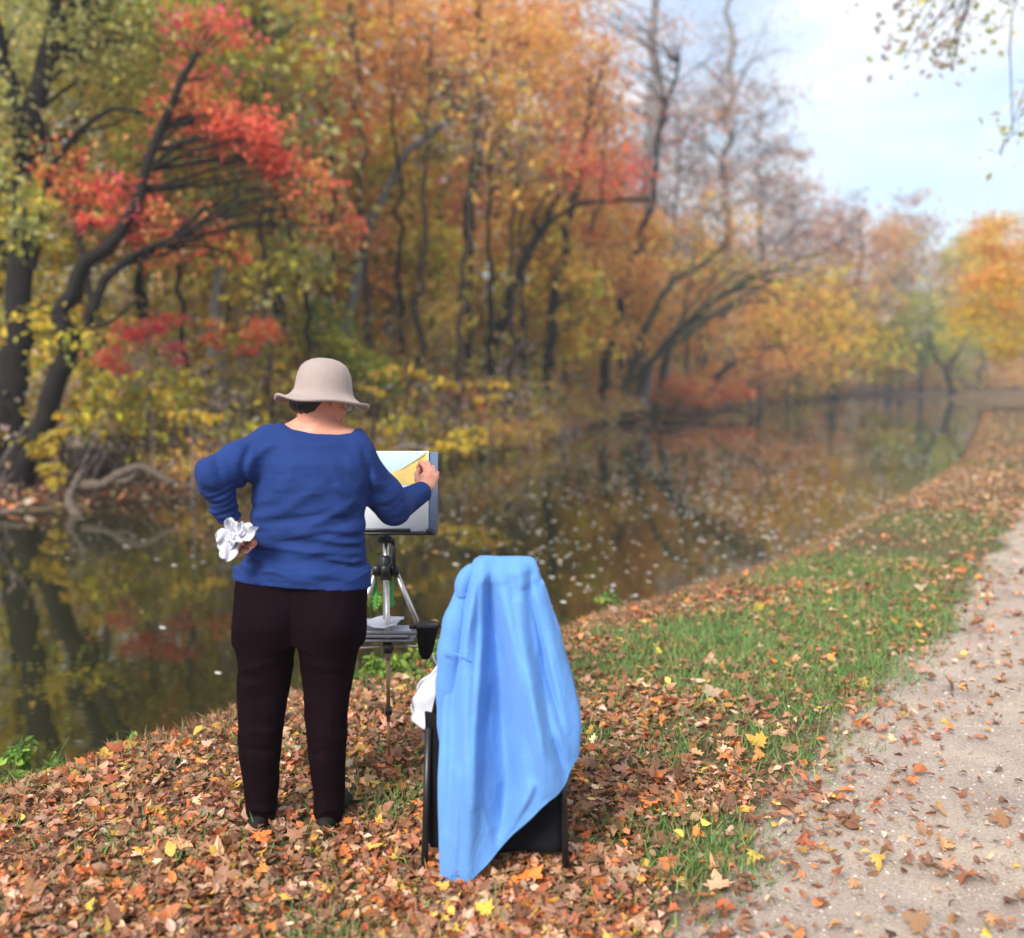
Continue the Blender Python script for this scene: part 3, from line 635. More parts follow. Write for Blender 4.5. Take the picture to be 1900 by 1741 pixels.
    mk('floating_leaves', V1, F1, M_float, smooth=False, col=np.repeat(c, len(T7), 0), kind='stuff', label='pale fallen leaves floating on the canal', cat='floating leaves')
scatter_litter()
def grass():
    q = np.random.default_rng(903)
    n = 290000; Yl = np.where(q.random(n) < .5, q.uniform(2, 9, n), np.exp(q.uniform(np.log(2.5), np.log(40), n))); x = (q.uniform(-150, 2050, n)-950)/FPX*Yl
    g = np.maximum(grass_mask(x, Yl), .13); dn = -dist_above(x, Yl, NB); dp = dpath(x, Yl)
    k = (dn > .1) & (dp < .05+.1*q.normal(size=n)) & (q.random(n) < g*np.clip(.75+.5*vnoise(x*4, Yl*4, seed=55), .15, 1))
    x, Yl = x[k], Yl[k]; n = len(x); p = np.stack([x, Yl, gz(x, Yl)-.005], 1)
    a = unit(np.stack([q.normal(0, .55, n), q.normal(0, .55, n), np.ones(n)], 1)); nn = unit(np.stack([q.normal(size=n), q.normal(size=n), q.normal(0, .2, n)], 1))
    V1, F1 = place(TB, TBF, p, q.uniform(.03, .085, n)*(1+.02*Yl), a, nn, q, .5)
    T5 = len(TB); c = tint(q, np.array([(.12, .28, .07), (.17, .35, .09), (.12, .22, .07), (.30, .31, .11), (.30, .26, .12)]), n, None, .2)
    mk('grass', V1, [F1], M_grass, smooth=False, col=np.repeat(c, T5, 0), kind='stuff', label='short green grass patches on the near verge', cat='grass')
    # dry reddish stems along the lip of the near bank
    n = 30000; x = np.concatenate([q.uniform(-2.6, 3, n//2), q.uniform(-2.6, 24, n-n//2)]); dd = q.normal(.12, .22, n); y = np.interp(x, NB[:, 0], NB[:, 1])-dd*1.2
    k = (dd > -.25) & (q.random(n) < np.clip(.55+.7*vnoise(x*1.6, y*1.6, seed=47), .05, 1)); x, y = x[k], y[k]; n = len(x)
    p = np.stack([x, y, gz(x, y)-.01], 1)
    a = unit(np.stack([q.normal(0, .7, n), q.normal(0, .7, n), np.ones(n)], 1)); nn = unit(q.normal(size=(n, 3)))
    V1, F1 = place(TB, TBF, p, q.uniform(.03, .10, n)*(1+.02*y), a, nn, q, .8)
    c = tint(q, np.array([(.34, .15, .09), (.26, .12, .07), (.38, .20, .11), (.20, .18, .07), (.36, .26, .14)]), n, None, .25)
    mk('dry_grass', V1, [F1], M_grass, smooth=False, col=np.repeat(c, T5, 0), kind='stuff', label='dry reddish-brown grass along the lip of the near bank', cat='dry grass')
grass()

# ------------------------------------------------------------------ implicit surfaces (figure, cloth)
class Field:
    def __init__(s, lo, hi, h):
        s.lo = np.array(lo, float); s.h = h; s.n = np.ceil((np.array(hi)-s.lo)/h).astype(int)+1
        s.ax = [s.lo[i]+np.arange(s.n[i])*h for i in range(3)]; s.f = np.full(s.n, .2, np.float32)
    def grid(s, sl=None):
        a = [s.ax[i] if sl is None else s.ax[i][sl[i]] for i in range(3)]
        return np.meshgrid(*a, indexing='ij', sparse=True)
    def add(s, fn, lo, hi, k=.02, sub=False):
        m = k+.03; a = np.clip(((np.array(lo)-m-s.lo)/s.h).astype(int), 0, s.n-1); b = np.clip(((np.array(hi)+m-s.lo)/s.h).astype(int)+2, 1, s.n)
        if (b <= a).any(): return
        sl = tuple(slice(i, j) for i, j in zip(a, b)); x, y, z = s.grid(sl); d = fn(x, y, z).astype(np.float32); g = s.f[sl]
        if sub: s.f[sl] = np.maximum(g, -d); return
        hh = np.clip(.5+.5*(g-d)/k, 0, 1); s.f[sl] = g+(d-g)*hh-k*hh*(1-hh)
    def cap(s, a, b, ra, rb, k=.02, flat=None):
        a = np.array(a, float); b = np.array(b, float); ab = b-a; L2 = ab@ab; r = max(ra, rb)
        def fn(x, y, z):
            t = np.clip(((x-a[0])*ab[0]+(y-a[1])*ab[1]+(z-a[2])*ab[2])/L2, 0, 1)
            return np.sqrt((x-a[0]-t*ab[0])**2+(y-a[1]-t*ab[1])**2+(z-a[2]-t*ab[2])**2)-(ra+(rb-ra)*t)
        s.add(fn, np.minimum(a, b)-r, np.maximum(a, b)+r, k)
    def chain(s, pts, rs, k=.01):
        for i in range(len(pts)-1): s.cap(pts[i], pts[i+1], rs[i], rs[i+1], k)
    def ell(s, c, rad, M=None, k=.02, sub=False, off=0):
        c = np.array(c, float); rad = np.array(rad, float); M = np.eye(3) if M is None else np.asarray(M)
        def fn(x, y, z):
            X, Y, Z = x-c[0], y-c[1], z-c[2]; l = [M[0, i]*X+M[1, i]*Y+M[2, i]*Z for i in range(3)]
            k0 = np.sqrt(sum((l[i]/rad[i])**2 for i in range(3))); k1 = np.sqrt(sum((l[i]/rad[i]**2)**2 for i in range(3)))
            return k0*(k0-1)/(k1+1e-9)-off
        r = rad.max()+abs(off); s.add(fn, c-r, c+r, k, sub)
    def prof(s, tz, cx, cy, a, b, k=.02, p=2.0):
        """stack of (super)ellipses between the heights tz (ascending)"""
        def fn(x, y, z):
            X = np.interp(z, tz, cx); Y = np.interp(z, tz, cy); A = np.interp(z, tz, a); Bb = np.interp(z, tz, b)
            q = (np.abs((x-X)/A)**p+np.abs((y-Y)/Bb)**p)**(1/p)
            d = (q-1)*np.minimum(A, Bb)
            return np.maximum(d, np.maximum(tz[0]-z, z-tz[-1]))
        s.add(fn, (min(np.array(cx)-a), min(np.array(cy)-b), tz[0]), (max(np.array(cx)+a), max(np.array(cy)+b), tz[-1]), k)
    def mesh(s):
        f = s.f; S = f < 0; nx, ny, nz_ = f.shape
        c = [S[i:nx-1+i, j:ny-1+j, k:nz_-1+k] for i in (0, 1) for j in (0, 1) for k in (0, 1)]
        anyv = np.logical_or.reduce(c); allv = np.logical_and.reduce(c); M = anyv & ~allv
        idx = np.argwhere(M); n = len(idx); ids = np.full(M.shape, -1, np.int64); ids[M] = np.arange(n)
        acc = np.zeros((n, 3)); cnt = np.zeros(n); cor = [(i, j, k) for i in (0, 1) for j in (0, 1) for k in (0, 1)]
        for a in cor:
            for b in cor:
                if sum(np.abs(np.subtract(a, b))) == 1 and a < b:
                    fa = f[tuple((idx+a).T)]; fb = f[tuple((idx+b).T)]; m = (fa < 0) != (fb < 0)
                    t = fa/(fa-fb+1e-12); p = np.array(a)+t[:, None]*(np.array(b)-np.array(a)); acc[m] += p[m]; cnt[m] += 1
        V = s.lo+(idx+acc/np.maximum(cnt, 1)[:, None])*s.h
        Fq = []
        for ax in range(3):
            o1, o2 = [i for i in range(3) if i != ax]
            A = S[tuple(slice(0, -1) if i == ax else slice(1, -1) for i in range(3))]; Bm = S[tuple(slice(1, None) if i == ax else slice(1, -1) for i in range(3))]
            e = np.argwhere(A != Bm); e[:, o1] += 1; e[:, o2] += 1
            if not len(e): continue
            fl = S[tuple(e.T)]
            def g(d1, d2):
                q = e.copy(); q[:, o1] += d1; q[:, o2] += d2; return ids[tuple(q.T)]
            Q = np.stack([g(-1, -1), g(0, -1), g(0, 0), g(-1, 0)], 1)
            if ax == 1: fl = ~fl
            Q[~fl] = Q[~fl][:, ::-1]; Fq.append(Q)
        F = np.concatenate(Fq); F = F[(F >= 0).all(1)]
        return V, F
def seg2d(x, z, pts):
    """distance in the x-z plane to a polyline, and position along it 0..1"""
    best = None; n = len(pts)-1
    for i in range(n):
        a, b = pts[i], pts[i+1]; dx, dz = b[0]-a[0], b[1]-a[1]; t = np.clip(((x-a[0])*dx+(z-a[1])*dz)/(dx*dx+dz*dz), 0, 1)
        d = np.sqrt((x-a[0]-t*dx)**2+(z-a[1]-t*dz)**2); u = (i+t)/n
        if best is None: best, bu = d, u+0*d
        else: m = d < best; bu = np.where(m, u, bu); best = np.where(m, d, best)
    return best, bu

# ------------------------------------------------------------------ the painter
YB = 3.55
Sx = FPX/YB
def px2x(p, Y=YB): return (p-950)/FPX*Y*1.0
def py2z(p, Y=YB): return P(950, p, Y)[2]
def xs(p, Y=YB): return np.array([P(v, 900, Y)[0] for v in p])
foot_z = float(gz(-.74, 3.5))
M_skin = simple('skin', (.60, .27, .19), .5, .35, var=.07, nscale=60, bs=.1, bd=.001)
M_skin.node_tree.nodes['Principled BSDF'].inputs['Subsurface Weight'].default_value = .12
M_skin.node_tree.nodes['Principled BSDF'].inputs['Subsurface Radius'].default_value = (.02, .008, .005)
def knit(name, c, sc=160, var=.2, sheen=.35, stretch=(1, 1, 1), crease=0, cs=(1, 1, 2.4)):
    m, t, b, o = mat(name); tc = N(t, 'ShaderNodeTexCoord'); mp = N(t, 'ShaderNodeMapping'); mp.inputs['Scale'].default_value = stretch
    t.links.new(tc.outputs['Object'], mp.inputs[0]); c = np.array(c)
    n = noise(t, sc, 3, .7, mp.outputs[0]); n2 = noise(t, 7, 4, .6, tc.outputs['Object'])
    a = N(t, 'ShaderNodeMath', operation='MULTIPLY_ADD'); t.links.new(n2.outputs[0], a.inputs[0]); a.inputs[1].default_value = .5
    h = N(t, 'ShaderNodeMath', operation='MULTIPLY'); t.links.new(n.outputs[0], h.inputs[0]); h.inputs[1].default_value = .5; t.links.new(h.outputs[0], a.inputs[2])
    r = ramp(t, a.outputs[0], [(.3, tuple(c*(1-var))), (.7, tuple(c*(1+var)))])
    t.links.new(r.outputs[0], b.inputs['Base Color']); b.inputs['Roughness'].default_value = .85; b.inputs['Specular IOR Level'].default_value = .15
    b.inputs['Sheen Weight'].default_value = sheen; b.inputs['Sheen Roughness'].default_value = .5; b.inputs['Sheen Tint'].default_value = (*np.clip(c*2+.15, 0, 1), 1)
    if crease:
        mp2 = N(t, 'ShaderNodeMapping'); mp2.inputs['Scale'].default_value = cs; mp2.inputs['Rotation'].default_value = (0, R(18), 0); t.links.new(tc.outputs['Object'], mp2.inputs[0])
        cn = noise(t, 9, 5, .55, mp2.outputs[0], .8); b1 = bump(t, b, cn.outputs[0], crease, .03); b2 = N(t, 'ShaderNodeBump'); b2.inputs['Strength'].default_value = .35; b2.inputs['Distance'].default_value = .002
        t.links.new(n.outputs[0], b2.inputs['Height']); t.links.new(b1.outputs[0], b2.inputs['Normal']); t.links.new(b2.outputs[0], b.inputs['Normal'])
    else: bump(t, b, n.outputs[0], .35, .003)
    return m
M_sweater = knit('blue_jersey', (.014, .036, .15), 180, .22, .10, (1, 1, 3), crease=.28)
M_pants = knit('dark_trouser_cloth', (.0075, .003, .005), 200, .25, .02, crease=.2)
for _m2 in (M_pants,): _b = _m2.node_tree.nodes['Principled BSDF']; _b.inputs['Specular IOR Level'].default_value = .04; _b.inputs['Sheen Weight'].default_value = 0
M_hat = knit('felted_wool', (.33, .265, .245), 120, .14, .3, (1, 1, 2.5))
M_hair = simple('dark_hair', (.016, .010, .010), .45, .4, var=.5, nscale=90, bs=.5, bd=.003)
M_black = simple('black_plastic', (.012, .012, .014), .38, .5, var=.2, bs=.05)
M_blackcloth = knit('black_canvas_cloth', (.006, .006, .008), 150, .3, .02)
M_shoe = simple('dark_leather_shoe', (.012, .010, .010), .75, .2, var=.2)
M_white = simple('white_tissue', (.52, .53, .60), .8, .2, var=.03, nscale=40, bs=.2, bd=.002)

Lsh = P(492, 836, 3.55); Lel = P(388, 880, 3.42); Lwr = P(428, 968, 3.50)
Rsh = P(664, 850, 3.56); Rel = P(731, 944, 3.70); Rwr = P(785, 912, 3.94)
HC = P(597, 736, 3.62)                                # centre of the skull
FD = basis((.56, .74, -.42))                          # head frame: right, forward, up
def H(x, y, z): return HC+FD@np.array([x, y, z])
tz = np.array([py2z(p) for p in (1110, 1087, 1040, 1010, 980, 940, 900, 860, 825, 800)])
Lx = np.array([436, 436, 448, 458, 464, 467, 467, 469, 478, 500]); Rx = np.array([676, 677, 675, 672, 673, 678, 684, 686, 680, 662])
tcx = xs((Lx+Rx)/2); ta = (Rx-Lx)/2/FPX*YB; tcy = np.array([3.58, 3.58, 3.575, 3.57, 3.565, 3.56, 3.56, 3.565, 3.575, 3.585]); tb = np.array([.145, .145, .132, .122, .118, .118, .122, .122, .105, .07])
lz = np.array([foot_z-.01]+[py2z(p) for p in (1540, 1500, 1400, 1334, 1290, 1240, 1190, 1150, 1110, 1060)])
LLx = np.array([[456,506],[455,508],[453,514],[444,522],[441,529],[440,534],[438,543],[434,550],[433,553],[436,555],[440,555]])
RLx = np.array([[588,628],[587,630],[582,638],[572,644],[565,646],[561,650],[556,660],[550,671],[548,676],[548,677],[548,674]])
LPY = [1555, 1540, 1500, 1400, 1334, 1290, 1240, 1190, 1150, 1110, 1060]
def leg(Fd, Q, ins, k=.03):
    c = Q.mean(1); a = (Q[:, 1]-Q[:, 0])/2/FPX*YB
    bdep = np.array([.058, .055, .058, .074, .076, .082, .098, .118, .128, .13, .125])
    cy = np.array([3.56, 3.56, 3.56, 3.545, 3.55, 3.555, 3.56, 3.56, 3.56, 3.57, 3.575])
    Fd.prof(lz, np.array([P(v, p, YB)[0] for v, p in zip(c, LPY)]), cy, a-ins, bdep-ins, k)
def hip(Fd, ins):
    z = lz[-4:]; Fd.prof(z, xs((547, 548, 551, 554)), (3.56, 3.565, 3.57, 3.575), np.array([.214, .216, .214, .208])-ins, np.array([.10, .12, .13, .125])-ins, .04)
    Fd.ell(P(500, 1150, 3.5), (.095, .085, .12), k=.03, off=-ins); Fd.ell(P(606, 1150, 3.5), (.095, .085, .12), k=.03, off=-ins)

person = empty('person', (-.74, 3.56, foot_z), 'painter seen from behind in blue sweater, dark trousers and felt hat, hand on hip', 'person')
def body():
    Fd = Field((-1.16, 3.22, foot_z-.02), (-.2, 4.12, 1.66), .0075)
    Fd.prof(tz, tcx, tcy, ta-.016, tb-.016, .03)
    Fd.cap(P(515, 822, 3.575), P(648, 830, 3.575), .04, .04, .04)
    leg(Fd, LLx, .018); leg(Fd, RLx, .018); hip(Fd, .026)
    Fd.cap(P(583, 806, 3.58), P(594, 758, 3.605), .057, .053, .04)     # neck
    Fd.cap(P(586, 782, 3.60), P(520, 812, 3.58), .042, .03, .035); Fd.cap(P(586, 784, 3.60), P(654, 822, 3.58), .042, .03, .035)   # trapezius
    Fd.cap(Lsh, Lel, .042, .038, .02); Fd.cap(Lel, Lwr, .04, .027, .02); Fd.cap(Rsh, Rel, .04, .038, .02); Fd.cap(Rel, Rwr, .04, .027, .02)
    for ax, Q in ((482, 0), (608, 1)):
        z = foot_z+.035; x = P(ax, 1540, 3.55)[0]; Fd.cap((x, 3.53, z), (x+(.02 if Q else -.03), 3.68, z-.008), .024, .02, .02)
    Vb, Fb = Fd.mesh()
    # head with face, finer
    Hd = Field(HC-.2, HC+.2, .004)
    Hd.ell(H(0, -.015, .015), (.076, .094, .092), FD, .01); Hd.ell(H(0, .03, -.05), (.056, .062, .062), FD, .035)
    Hd.ell(H(0, .055, -.095), (.026, .026, .022), FD, .03)
    Hd.cap(H(0, .083, .0), H(0, .108, -.035), .009, .014, .015); Hd.ell(H(0, .078, .022), (.055, .018, .012), FD, .018)
    Hd.ell(H(-.034, .072, -.028), (.024, .022, .018), FD, .02); Hd.ell(H(.034, .072, -.028), (.024, .022, .018), FD, .02)
    Hd.cap(H(-.02, .088, -.066), H(.02, .088, -.066), .007, .007, .006); Hd.cap(H(-.016, .086, -.078), H(.016, .086, -.078), .008, .008, .006)
    for sx in (-1, 1):
        Hd.ell(H(sx*.03, .094, .003), (.016, .012, .010), FD, .008, sub=True)
        Hd.ell(H(sx*.078, .0, -.012), (.011, .02, .032), FD, .006)
    Hd.cap(H(0, -.03, -.05), P(584, 806, 3.585), .052, .055, .03)
    Vh, Fh = Hd.mesh()
    # hands, finer; they join the wrists inside the cuffs
    Hn = Field(Rwr-[.09, .08, .08], Rwr+[.12, .24, .14], .003)
    def q(px, py, Y): return P(px, py, Y)
    Hn.cap(Rwr-(Rwr-Rel)*.12, q(789, 903, 3.965), .026, .024, .015); Hn.ell(q(793, 890, 4.0), (.033, .026, .038), basis(q(795, 872, 4.04)-q(789, 905, 3.97)), .012)
    Hn.cap(q(789, 903, 3.97), q(797, 878, 4.02), .025, .022, .012); Hn.cap(q(798, 903, 3.975), q(806, 886, 4.01), .018, .018, .012)
    for kn, pip, dip, tip, r in ((q(789,867,4.035), q(781,858,4.075), q(776,868,4.10), q(778,877,4.09), .0098), (q(797,869,4.035), q(793,859,4.08), q(786,868,4.105), q(785,878,4.09), .0102),
                              (q(804,875,4.025), q(803,868,4.07), q(795,874,4.095), q(792,884,4.085), .0096), (q(809,884,4.01), q(811,878,4.045), q(803,884,4.07), q(799,892,4.065), .0086)):
        Hn.chain([q(795,893,4.0), kn], [.013, r*1.12], .006); Hn.ell(kn, (r*1.3,)*3, k=.004); Hn.chain([kn, pip, dip, tip], [r*1.05, r, r*.92, r*.82], .003)
    Hn.chain([q(783,902,3.975), q(775,890,4.02), q(774,880,4.06), q(778,873,4.085)], [.015, .0125, .011, .0095], .006)
    Vr, Fr = Hn.mesh()
    Hl = Field(Lwr-[.08, .1, .15], Lwr+[.18, .13, .1], .003)
    Hl.cap(Lwr-(Lwr-Lel)*.12, q(434, 984, 3.48), .026, .024, .012); Hl.ell(q(443, 996, 3.455), (.034, .018, .036), basis(q(458, 1008, 3.43)-q(432, 982, 3.49)), .012)
    Hl.cap(q(434,984,3.475), q(450,1002,3.44), .02, .018, .01)
    for kn, pip, dip, tip, r in ((q(457,997,3.425), q(468,1000,3.40), q(473,1008,3.395), q(468,1014,3.40), .0095), (q(454,1005,3.42), q(463,1012,3.395), q(464,1021,3.39), q(457,1025,3.395), .0100),
                              (q(447,1011,3.42), q(453,1020,3.395), q(452,1029,3.39), q(445,1031,3.395), .0095), (q(439,1013,3.425), q(442,1023,3.40), q(441,1030,3.395), q(435,1032,3.40), .0085)):
        Hl.chain([q(443,996,3.45), kn], [.012, r*1.1], .005); Hl.chain([kn, pip, dip, tip], [r*1.05, r, r*.92, r*.82], .003)
    Hl.chain([q(440,985,3.465), q(450,984,3.44), q(455,990,3.425), q(457,998,3.412)], [.014, .012, .0105, .009], .006)
    Vl, Fl = Hl.mesh()
    V, F = join([(Vb, Fb), (Vh, Fh), (Vr, Fr), (Vl, Fl)]); mk('body', V, F, M_skin, person)
body()
for sx in (-1, 1):
    Hd = Field(H(sx*.03, .083, .002)-.02, H(sx*.03, .083, .002)+.02, .002); Hd.ell(H(sx*.03, .083, .002), (.0115,)*3); V, F = Hd.mesh(); mk('eye', V, F, simple('eye_white', (.7, .68, .64), .2), person)
def sweater():
    Fd = Field((-1.2, 3.2, py2z(1110)), (-.18, 4.05, 1.52), .0055)
    Fd.prof(tz, tcx, tcy, ta, tb, .03)
    Fd.cap(P(510, 826, 3.575), P(652, 833, 3.575), .052, .052, .05)
    hip(Fd, -.009)
    Fd.cap(P(583, 792, 3.585), P(510, 818, 3.58), .050, .046, .03); Fd.cap(P(583, 794, 3.585), P(656, 826, 3.58), .050, .046, .03)
    Fa = Field((-1.2, 3.2, py2z(1110)), (-.18, 4.05, 1.52), .0055); Ft = Fd; Fd = Fa
    Fd.cap(P(492, 833, 3.56), P(440, 862, 3.49), .070, .068, .045); Fd.cap(P(440, 862, 3.49), Lel+[.015, 0, 0], .068, .056, .04); Fd.cap(Lel+[.012, 0, .0], Lwr+(Lel-Lwr)*.12, .056, .038, .02)
    Fd.cap(P(662, 856, 3.565), Rel+(Rsh-Rel)*.25, .066, .064, .05); Fd.cap(Rel+(Rsh-Rel)*.3, Rel+[.0, 0, -.0], .064, .058, .03); Fd.cap(Rel, Rwr+(Rwr-Rel)*.02, .057, .037, .025)
    x, y, z = Fd.grid()
    for a, b, fr, am in ((Rel, Rwr, 62, .0035), (Lel, Lwr, 50, .0024)):
        ab = b-a; t = ((x-a[0])*ab[0]+(y-a[1])*ab[1]+(z-a[2])*ab[2])/(ab@ab); rad = np.sqrt((x-a[0]-t*ab[0])**2+(y-a[1]-t*ab[1])**2+(z-a[2]-t*ab[2])**2)
        Fd.f -= (am*np.sin(t*fr+2*vnoise(x*8, y*8, z*8, seed=62))*smooth(.1, .35, t)*(rad < .075)*(t < 1.1)).astype(np.float32)
        Fd.f = np.where((rad < .09), np.maximum(Fd.f, (t-(1.0 if fr == 62 else .97))*np.linalg.norm(ab)), Fd.f).astype(np.float32)
    Fd = Ft; k = .035; hh = np.clip(.5+.5*(Fd.f-Fa.f)/k, 0, 1); Fd.f = Fd.f+(Fa.f-Fd.f)*hh-k*hh*(1-hh)
    # folds (image positions on the back), amplitude, width; valleys are negative
    W = 1/FPX*YB; D = np.zeros((Fd.n[0], Fd.n[2])); X2 = Fd.ax[0][:, None]; Z2 = Fd.ax[2][None, :]
    fold = [([(470,1000),(520,985),(580,975),(640,940),(672,925)], .006, 9), ([(470,1003),(540,1010),(610,1016),(675,1022)], .008, 7), ([(472,1012),(540,1030),(600,1033),(676,1052)], -.006, 7),
            ([(462,1015),(510,1045),(560,1062),(610,1070)], .0075, 8), ([(478,960),(530,945),(580,915),(620,880)], .0045, 11), ([(472,985),(540,960),(600,950),(668,960)], -.0055, 8),
            ([(600,990),(640,1000),(676,1004)], .007, 6), ([(560,985),(620,975),(674,985)], .006, 6), ([(668,930),(640,900),(622,860)], .0055, 9), ([(680,900),(660,870),(650,845)], .006, 8), ([(676,925),(652,960),(600,985)], -.005, 8),
            ([(472,860),(500,830),(540,812)], .004, 8), ([(466,900),(468,860),(474,825)], -.009, 6), ([(688,915),(686,870),(674,832)], -.009, 6), ([(520,800),(555,818),(600,822),(640,818)], .004, 7), ([(500,930),(540,900),(560,860)], .003, 12),
            ([(455,1040),(500,1060),(540,1085)], -.005, 7), ([(600,1050),(640,1060),(675,1078)], .005, 7), ([(476,1025),(540,1050),(600,1056),(650,1064)], .005, 6), ([(590,900),(630,930),(660,975)], .0035, 10),
            ([(500,1000),(560,996),(600,1002)], -.004, 5), ([(480,975),(520,968),(560,970)], .004, 6), ([(620,1030),(650,1036),(676,1040)], .005, 5), ([(490,1035),(530,1042),(570,1046)], -.004, 5),
            ([(385,842),(400,870),(405,900)], .005, 8), ([(420,835),(432,865),(438,900)], -.005, 7), ([(368,900),(395,905),(420,915)], .007, 6), ([(375,925),(400,925),(425,930)], -.005, 6), ([(375,945),(398,942),(425,950)], .005, 5),
            ([(700,905),(712,935),(712,965)], .005, 8), ([(690,950),(720,940),(738,932)], -.006, 6), ([(700,970),(735,960),(748,938)], .007, 6), ([(680,880),(705,900),(728,925)], .004, 8)]
    for pts, am, wd in fold:
        pw = [(P(a, b, YB)[0], P(a, b, YB)[2]) for a, b in pts]; d, u = seg2d(X2, Z2, pw); D += am*np.exp(-(d/(wd*W))**2)*np.sin(np.pi*np.clip(u*.9+.08, 0, 1))**.5
    low = smooth(py2z(850), py2z(960), Z2)
    n1 = vnoise(X2*7+5*Z2, Z2*30-X2*6, seed=60); D += .0030*(1-2*np.abs(n1))*low+.0012*vnoise(X2*9, Z2*9, seed=61)+.0008*(1-2*np.abs(vnoise(X2*8-9*Z2, Z2*9+X2*11, seed=63)))*(1-low)
    back = smooth(3.66, 3.52, y)
    Fd.f = (Fd.f-np.maximum(1.6*D, -.010)[:, None, :]*np.maximum(back, .25)).astype(np.float32)
    hip(Fd, -.005); leg(Fd, LLx, -.005, .01); leg(Fd, RLx, -.005, .01); Fd.prof(tz, tcx, tcy, ta-.007, tb-.007, .01); Fd.cap(P(512, 824, 3.575), P(650, 831, 3.575), .046, .046, .01)
    # neckline and hem
    nxs = xs((498, 512, 522, 545, 590, 632, 655, 664, 680)); nzs = np.array([py2z(p) for p in (740, 776, 785, 796, 804, 806, 803, 790, 745)])
    zc = np.interp(x, nxs, nzs)-.5*np.clip(y-3.60, 0, .2)
    near = (np.abs(x-xs((590,))[0]) < .2) & (y > 3.35) & (y < 3.85)
    Fd.f = np.where(near, np.maximum(Fd.f, z-zc), Fd.f)
    hx = xs((425, 440, 500, 560, 620, 680)); hz = np.array([py2z(p) for p in (1072, 1073, 1076, 1080, 1085, 1091)]); Fd.f = np.maximum(Fd.f, np.interp(x, hx, hz)-z).astype(np.float32)
    V, F = Fd.mesh(); mk('sweater', V, F, M_sweater, person)
sweater()
def trousers():
    Fd = Field((-1.1, 3.25, foot_z+.0), (-.4, 3.85, py2z(1055)), .0065)
    leg(Fd, LLx, 0, .012); leg(Fd, RLx, 0, .012); hip(Fd, 0)
    x, y, z = Fd.grid(); d = .003*vnoise(x*10, y*6, z*14, seed=70)+.004*vnoise(x*14, y*8, z*26, seed=71)*(smooth(.25, .05, z)+smooth(.35, .5, z)*smooth(.7, .55, z))
    W = 1/FPX*YB; D = np.zeros((Fd.n[0], Fd.n[2])); X2 = Fd.ax[0][:, None]; Z2 = Fd.ax[2][None, :]
    for pts, am, wd in [([(553,1085),(551,1160),(549,1225)], -.0035, 4), ([(450,1235),(480,1225),(530,1212)], .004, 7), ([(650,1240),(620,1228),(570,1212)], .004, 7), ([(445,1360),(480,1345),(525,1350)], .005, 7), ([(448,1385),(480,1375),(520,1385)], -.005, 7),
                        ([(640,1365),(610,1350),(572,1358)], .005, 7), ([(642,1395),(610,1380),(575,1390)], -.005, 7), ([(450,1500),(480,1490),(512,1500)], .006, 7), ([(588,1505),(610,1492),(636,1502)], .006, 7), ([(452,1525),(480,1520),(508,1528)], -.005, 6), ([(590,1530),(610,1520),(632,1530)], -.005, 6), ([(470,1260),(476,1400),(480,1500)], .002, 8), ([(625,1260),(612,1400),(608,1500)], .002, 8)]:
        pw = [(P(a, b, YB)[0], P(a, b, YB)[2]) for a, b in pts]; dd, u = seg2d(X2, Z2, pw); D += am*np.exp(-(dd/(wd*W))**2)*np.sin(np.pi*np.clip(u*.9+.08, 0, 1))**.5
    d = d+1.3*D[:, None, :]*smooth(3.62, 3.5, y)
    Fd.f = (Fd.f-d).astype(np.float32); Fd.f = np.maximum(Fd.f, foot_z+.012-z).astype(np.float32)
    V, F = Fd.mesh(); mk('trousers', V, F, M_pants, person)
trousers()
def shoes():
    for ax, sg in ((482, -1), (608, 1)):
        x = P(ax, 1545, 3.55)[0]; z = foot_z
        Fd = Field((x-.13, 3.38, z-.02), (x+.13, 3.86, z+.13), .005); dx = .02 if sg > 0 else -.03
        Fd.ell((x, 3.53, z+.03), (.036, .05, .034)); Fd.cap((x, 3.56, z+.035), (x+dx*.7, 3.66, z+.03), .034, .034, .02); Fd.ell((x+dx, 3.72, z+.022), (.046, .07, .034), k=.02)
        X, Y_, Z_ = Fd.grid(); Fd.f = np.maximum(Fd.f, z+.004-Z_).astype(np.float32)
        V, F = Fd.mesh(); mk('shoe', V, F, M_shoe, person)
shoes()
def hair():
    Fd = Field(HC-.16, HC+.16, .004); Fd.ell(H(0, -.018, .018), (.086, .103, .10), FD, .01); Fd.ell(P(574, 746, 3.57), (.068, .062, .05), None, .02)
    x, y, z = Fd.grid(); l = [FD[0, i]*(x-HC[0])+FD[1, i]*(y-HC[1])+FD[2, i]*(z-HC[2]) for i in range(3)]
    Fd.f = (Fd.f-.0022*np.sin(l[0]*260+3*vnoise(x*22, y*22, z*8, seed=80))).astype(np.float32)
    Fd.f = np.maximum(Fd.f, l[1]-.022-.5*np.clip(l[2]+.0, -.05, .1)).astype(np.float32)
    Fd.f = np.maximum(Fd.f, P(575, 770, 3.6)[2]-z+.9*np.maximum(x-P(588, 770, 3.6)[0], 0)+.3*np.abs(x-P(570, 770, 3.6)[0])).astype(np.float32)
    Fd.f = np.maximum(Fd.f, z-P(600, 737, 3.62)[2]+.08*(x-P(600, 700, 3.6)[0])).astype(np.float32)
    V, F = Fd.mesh(); mk('hair', V, F, M_hair, person)
hair()
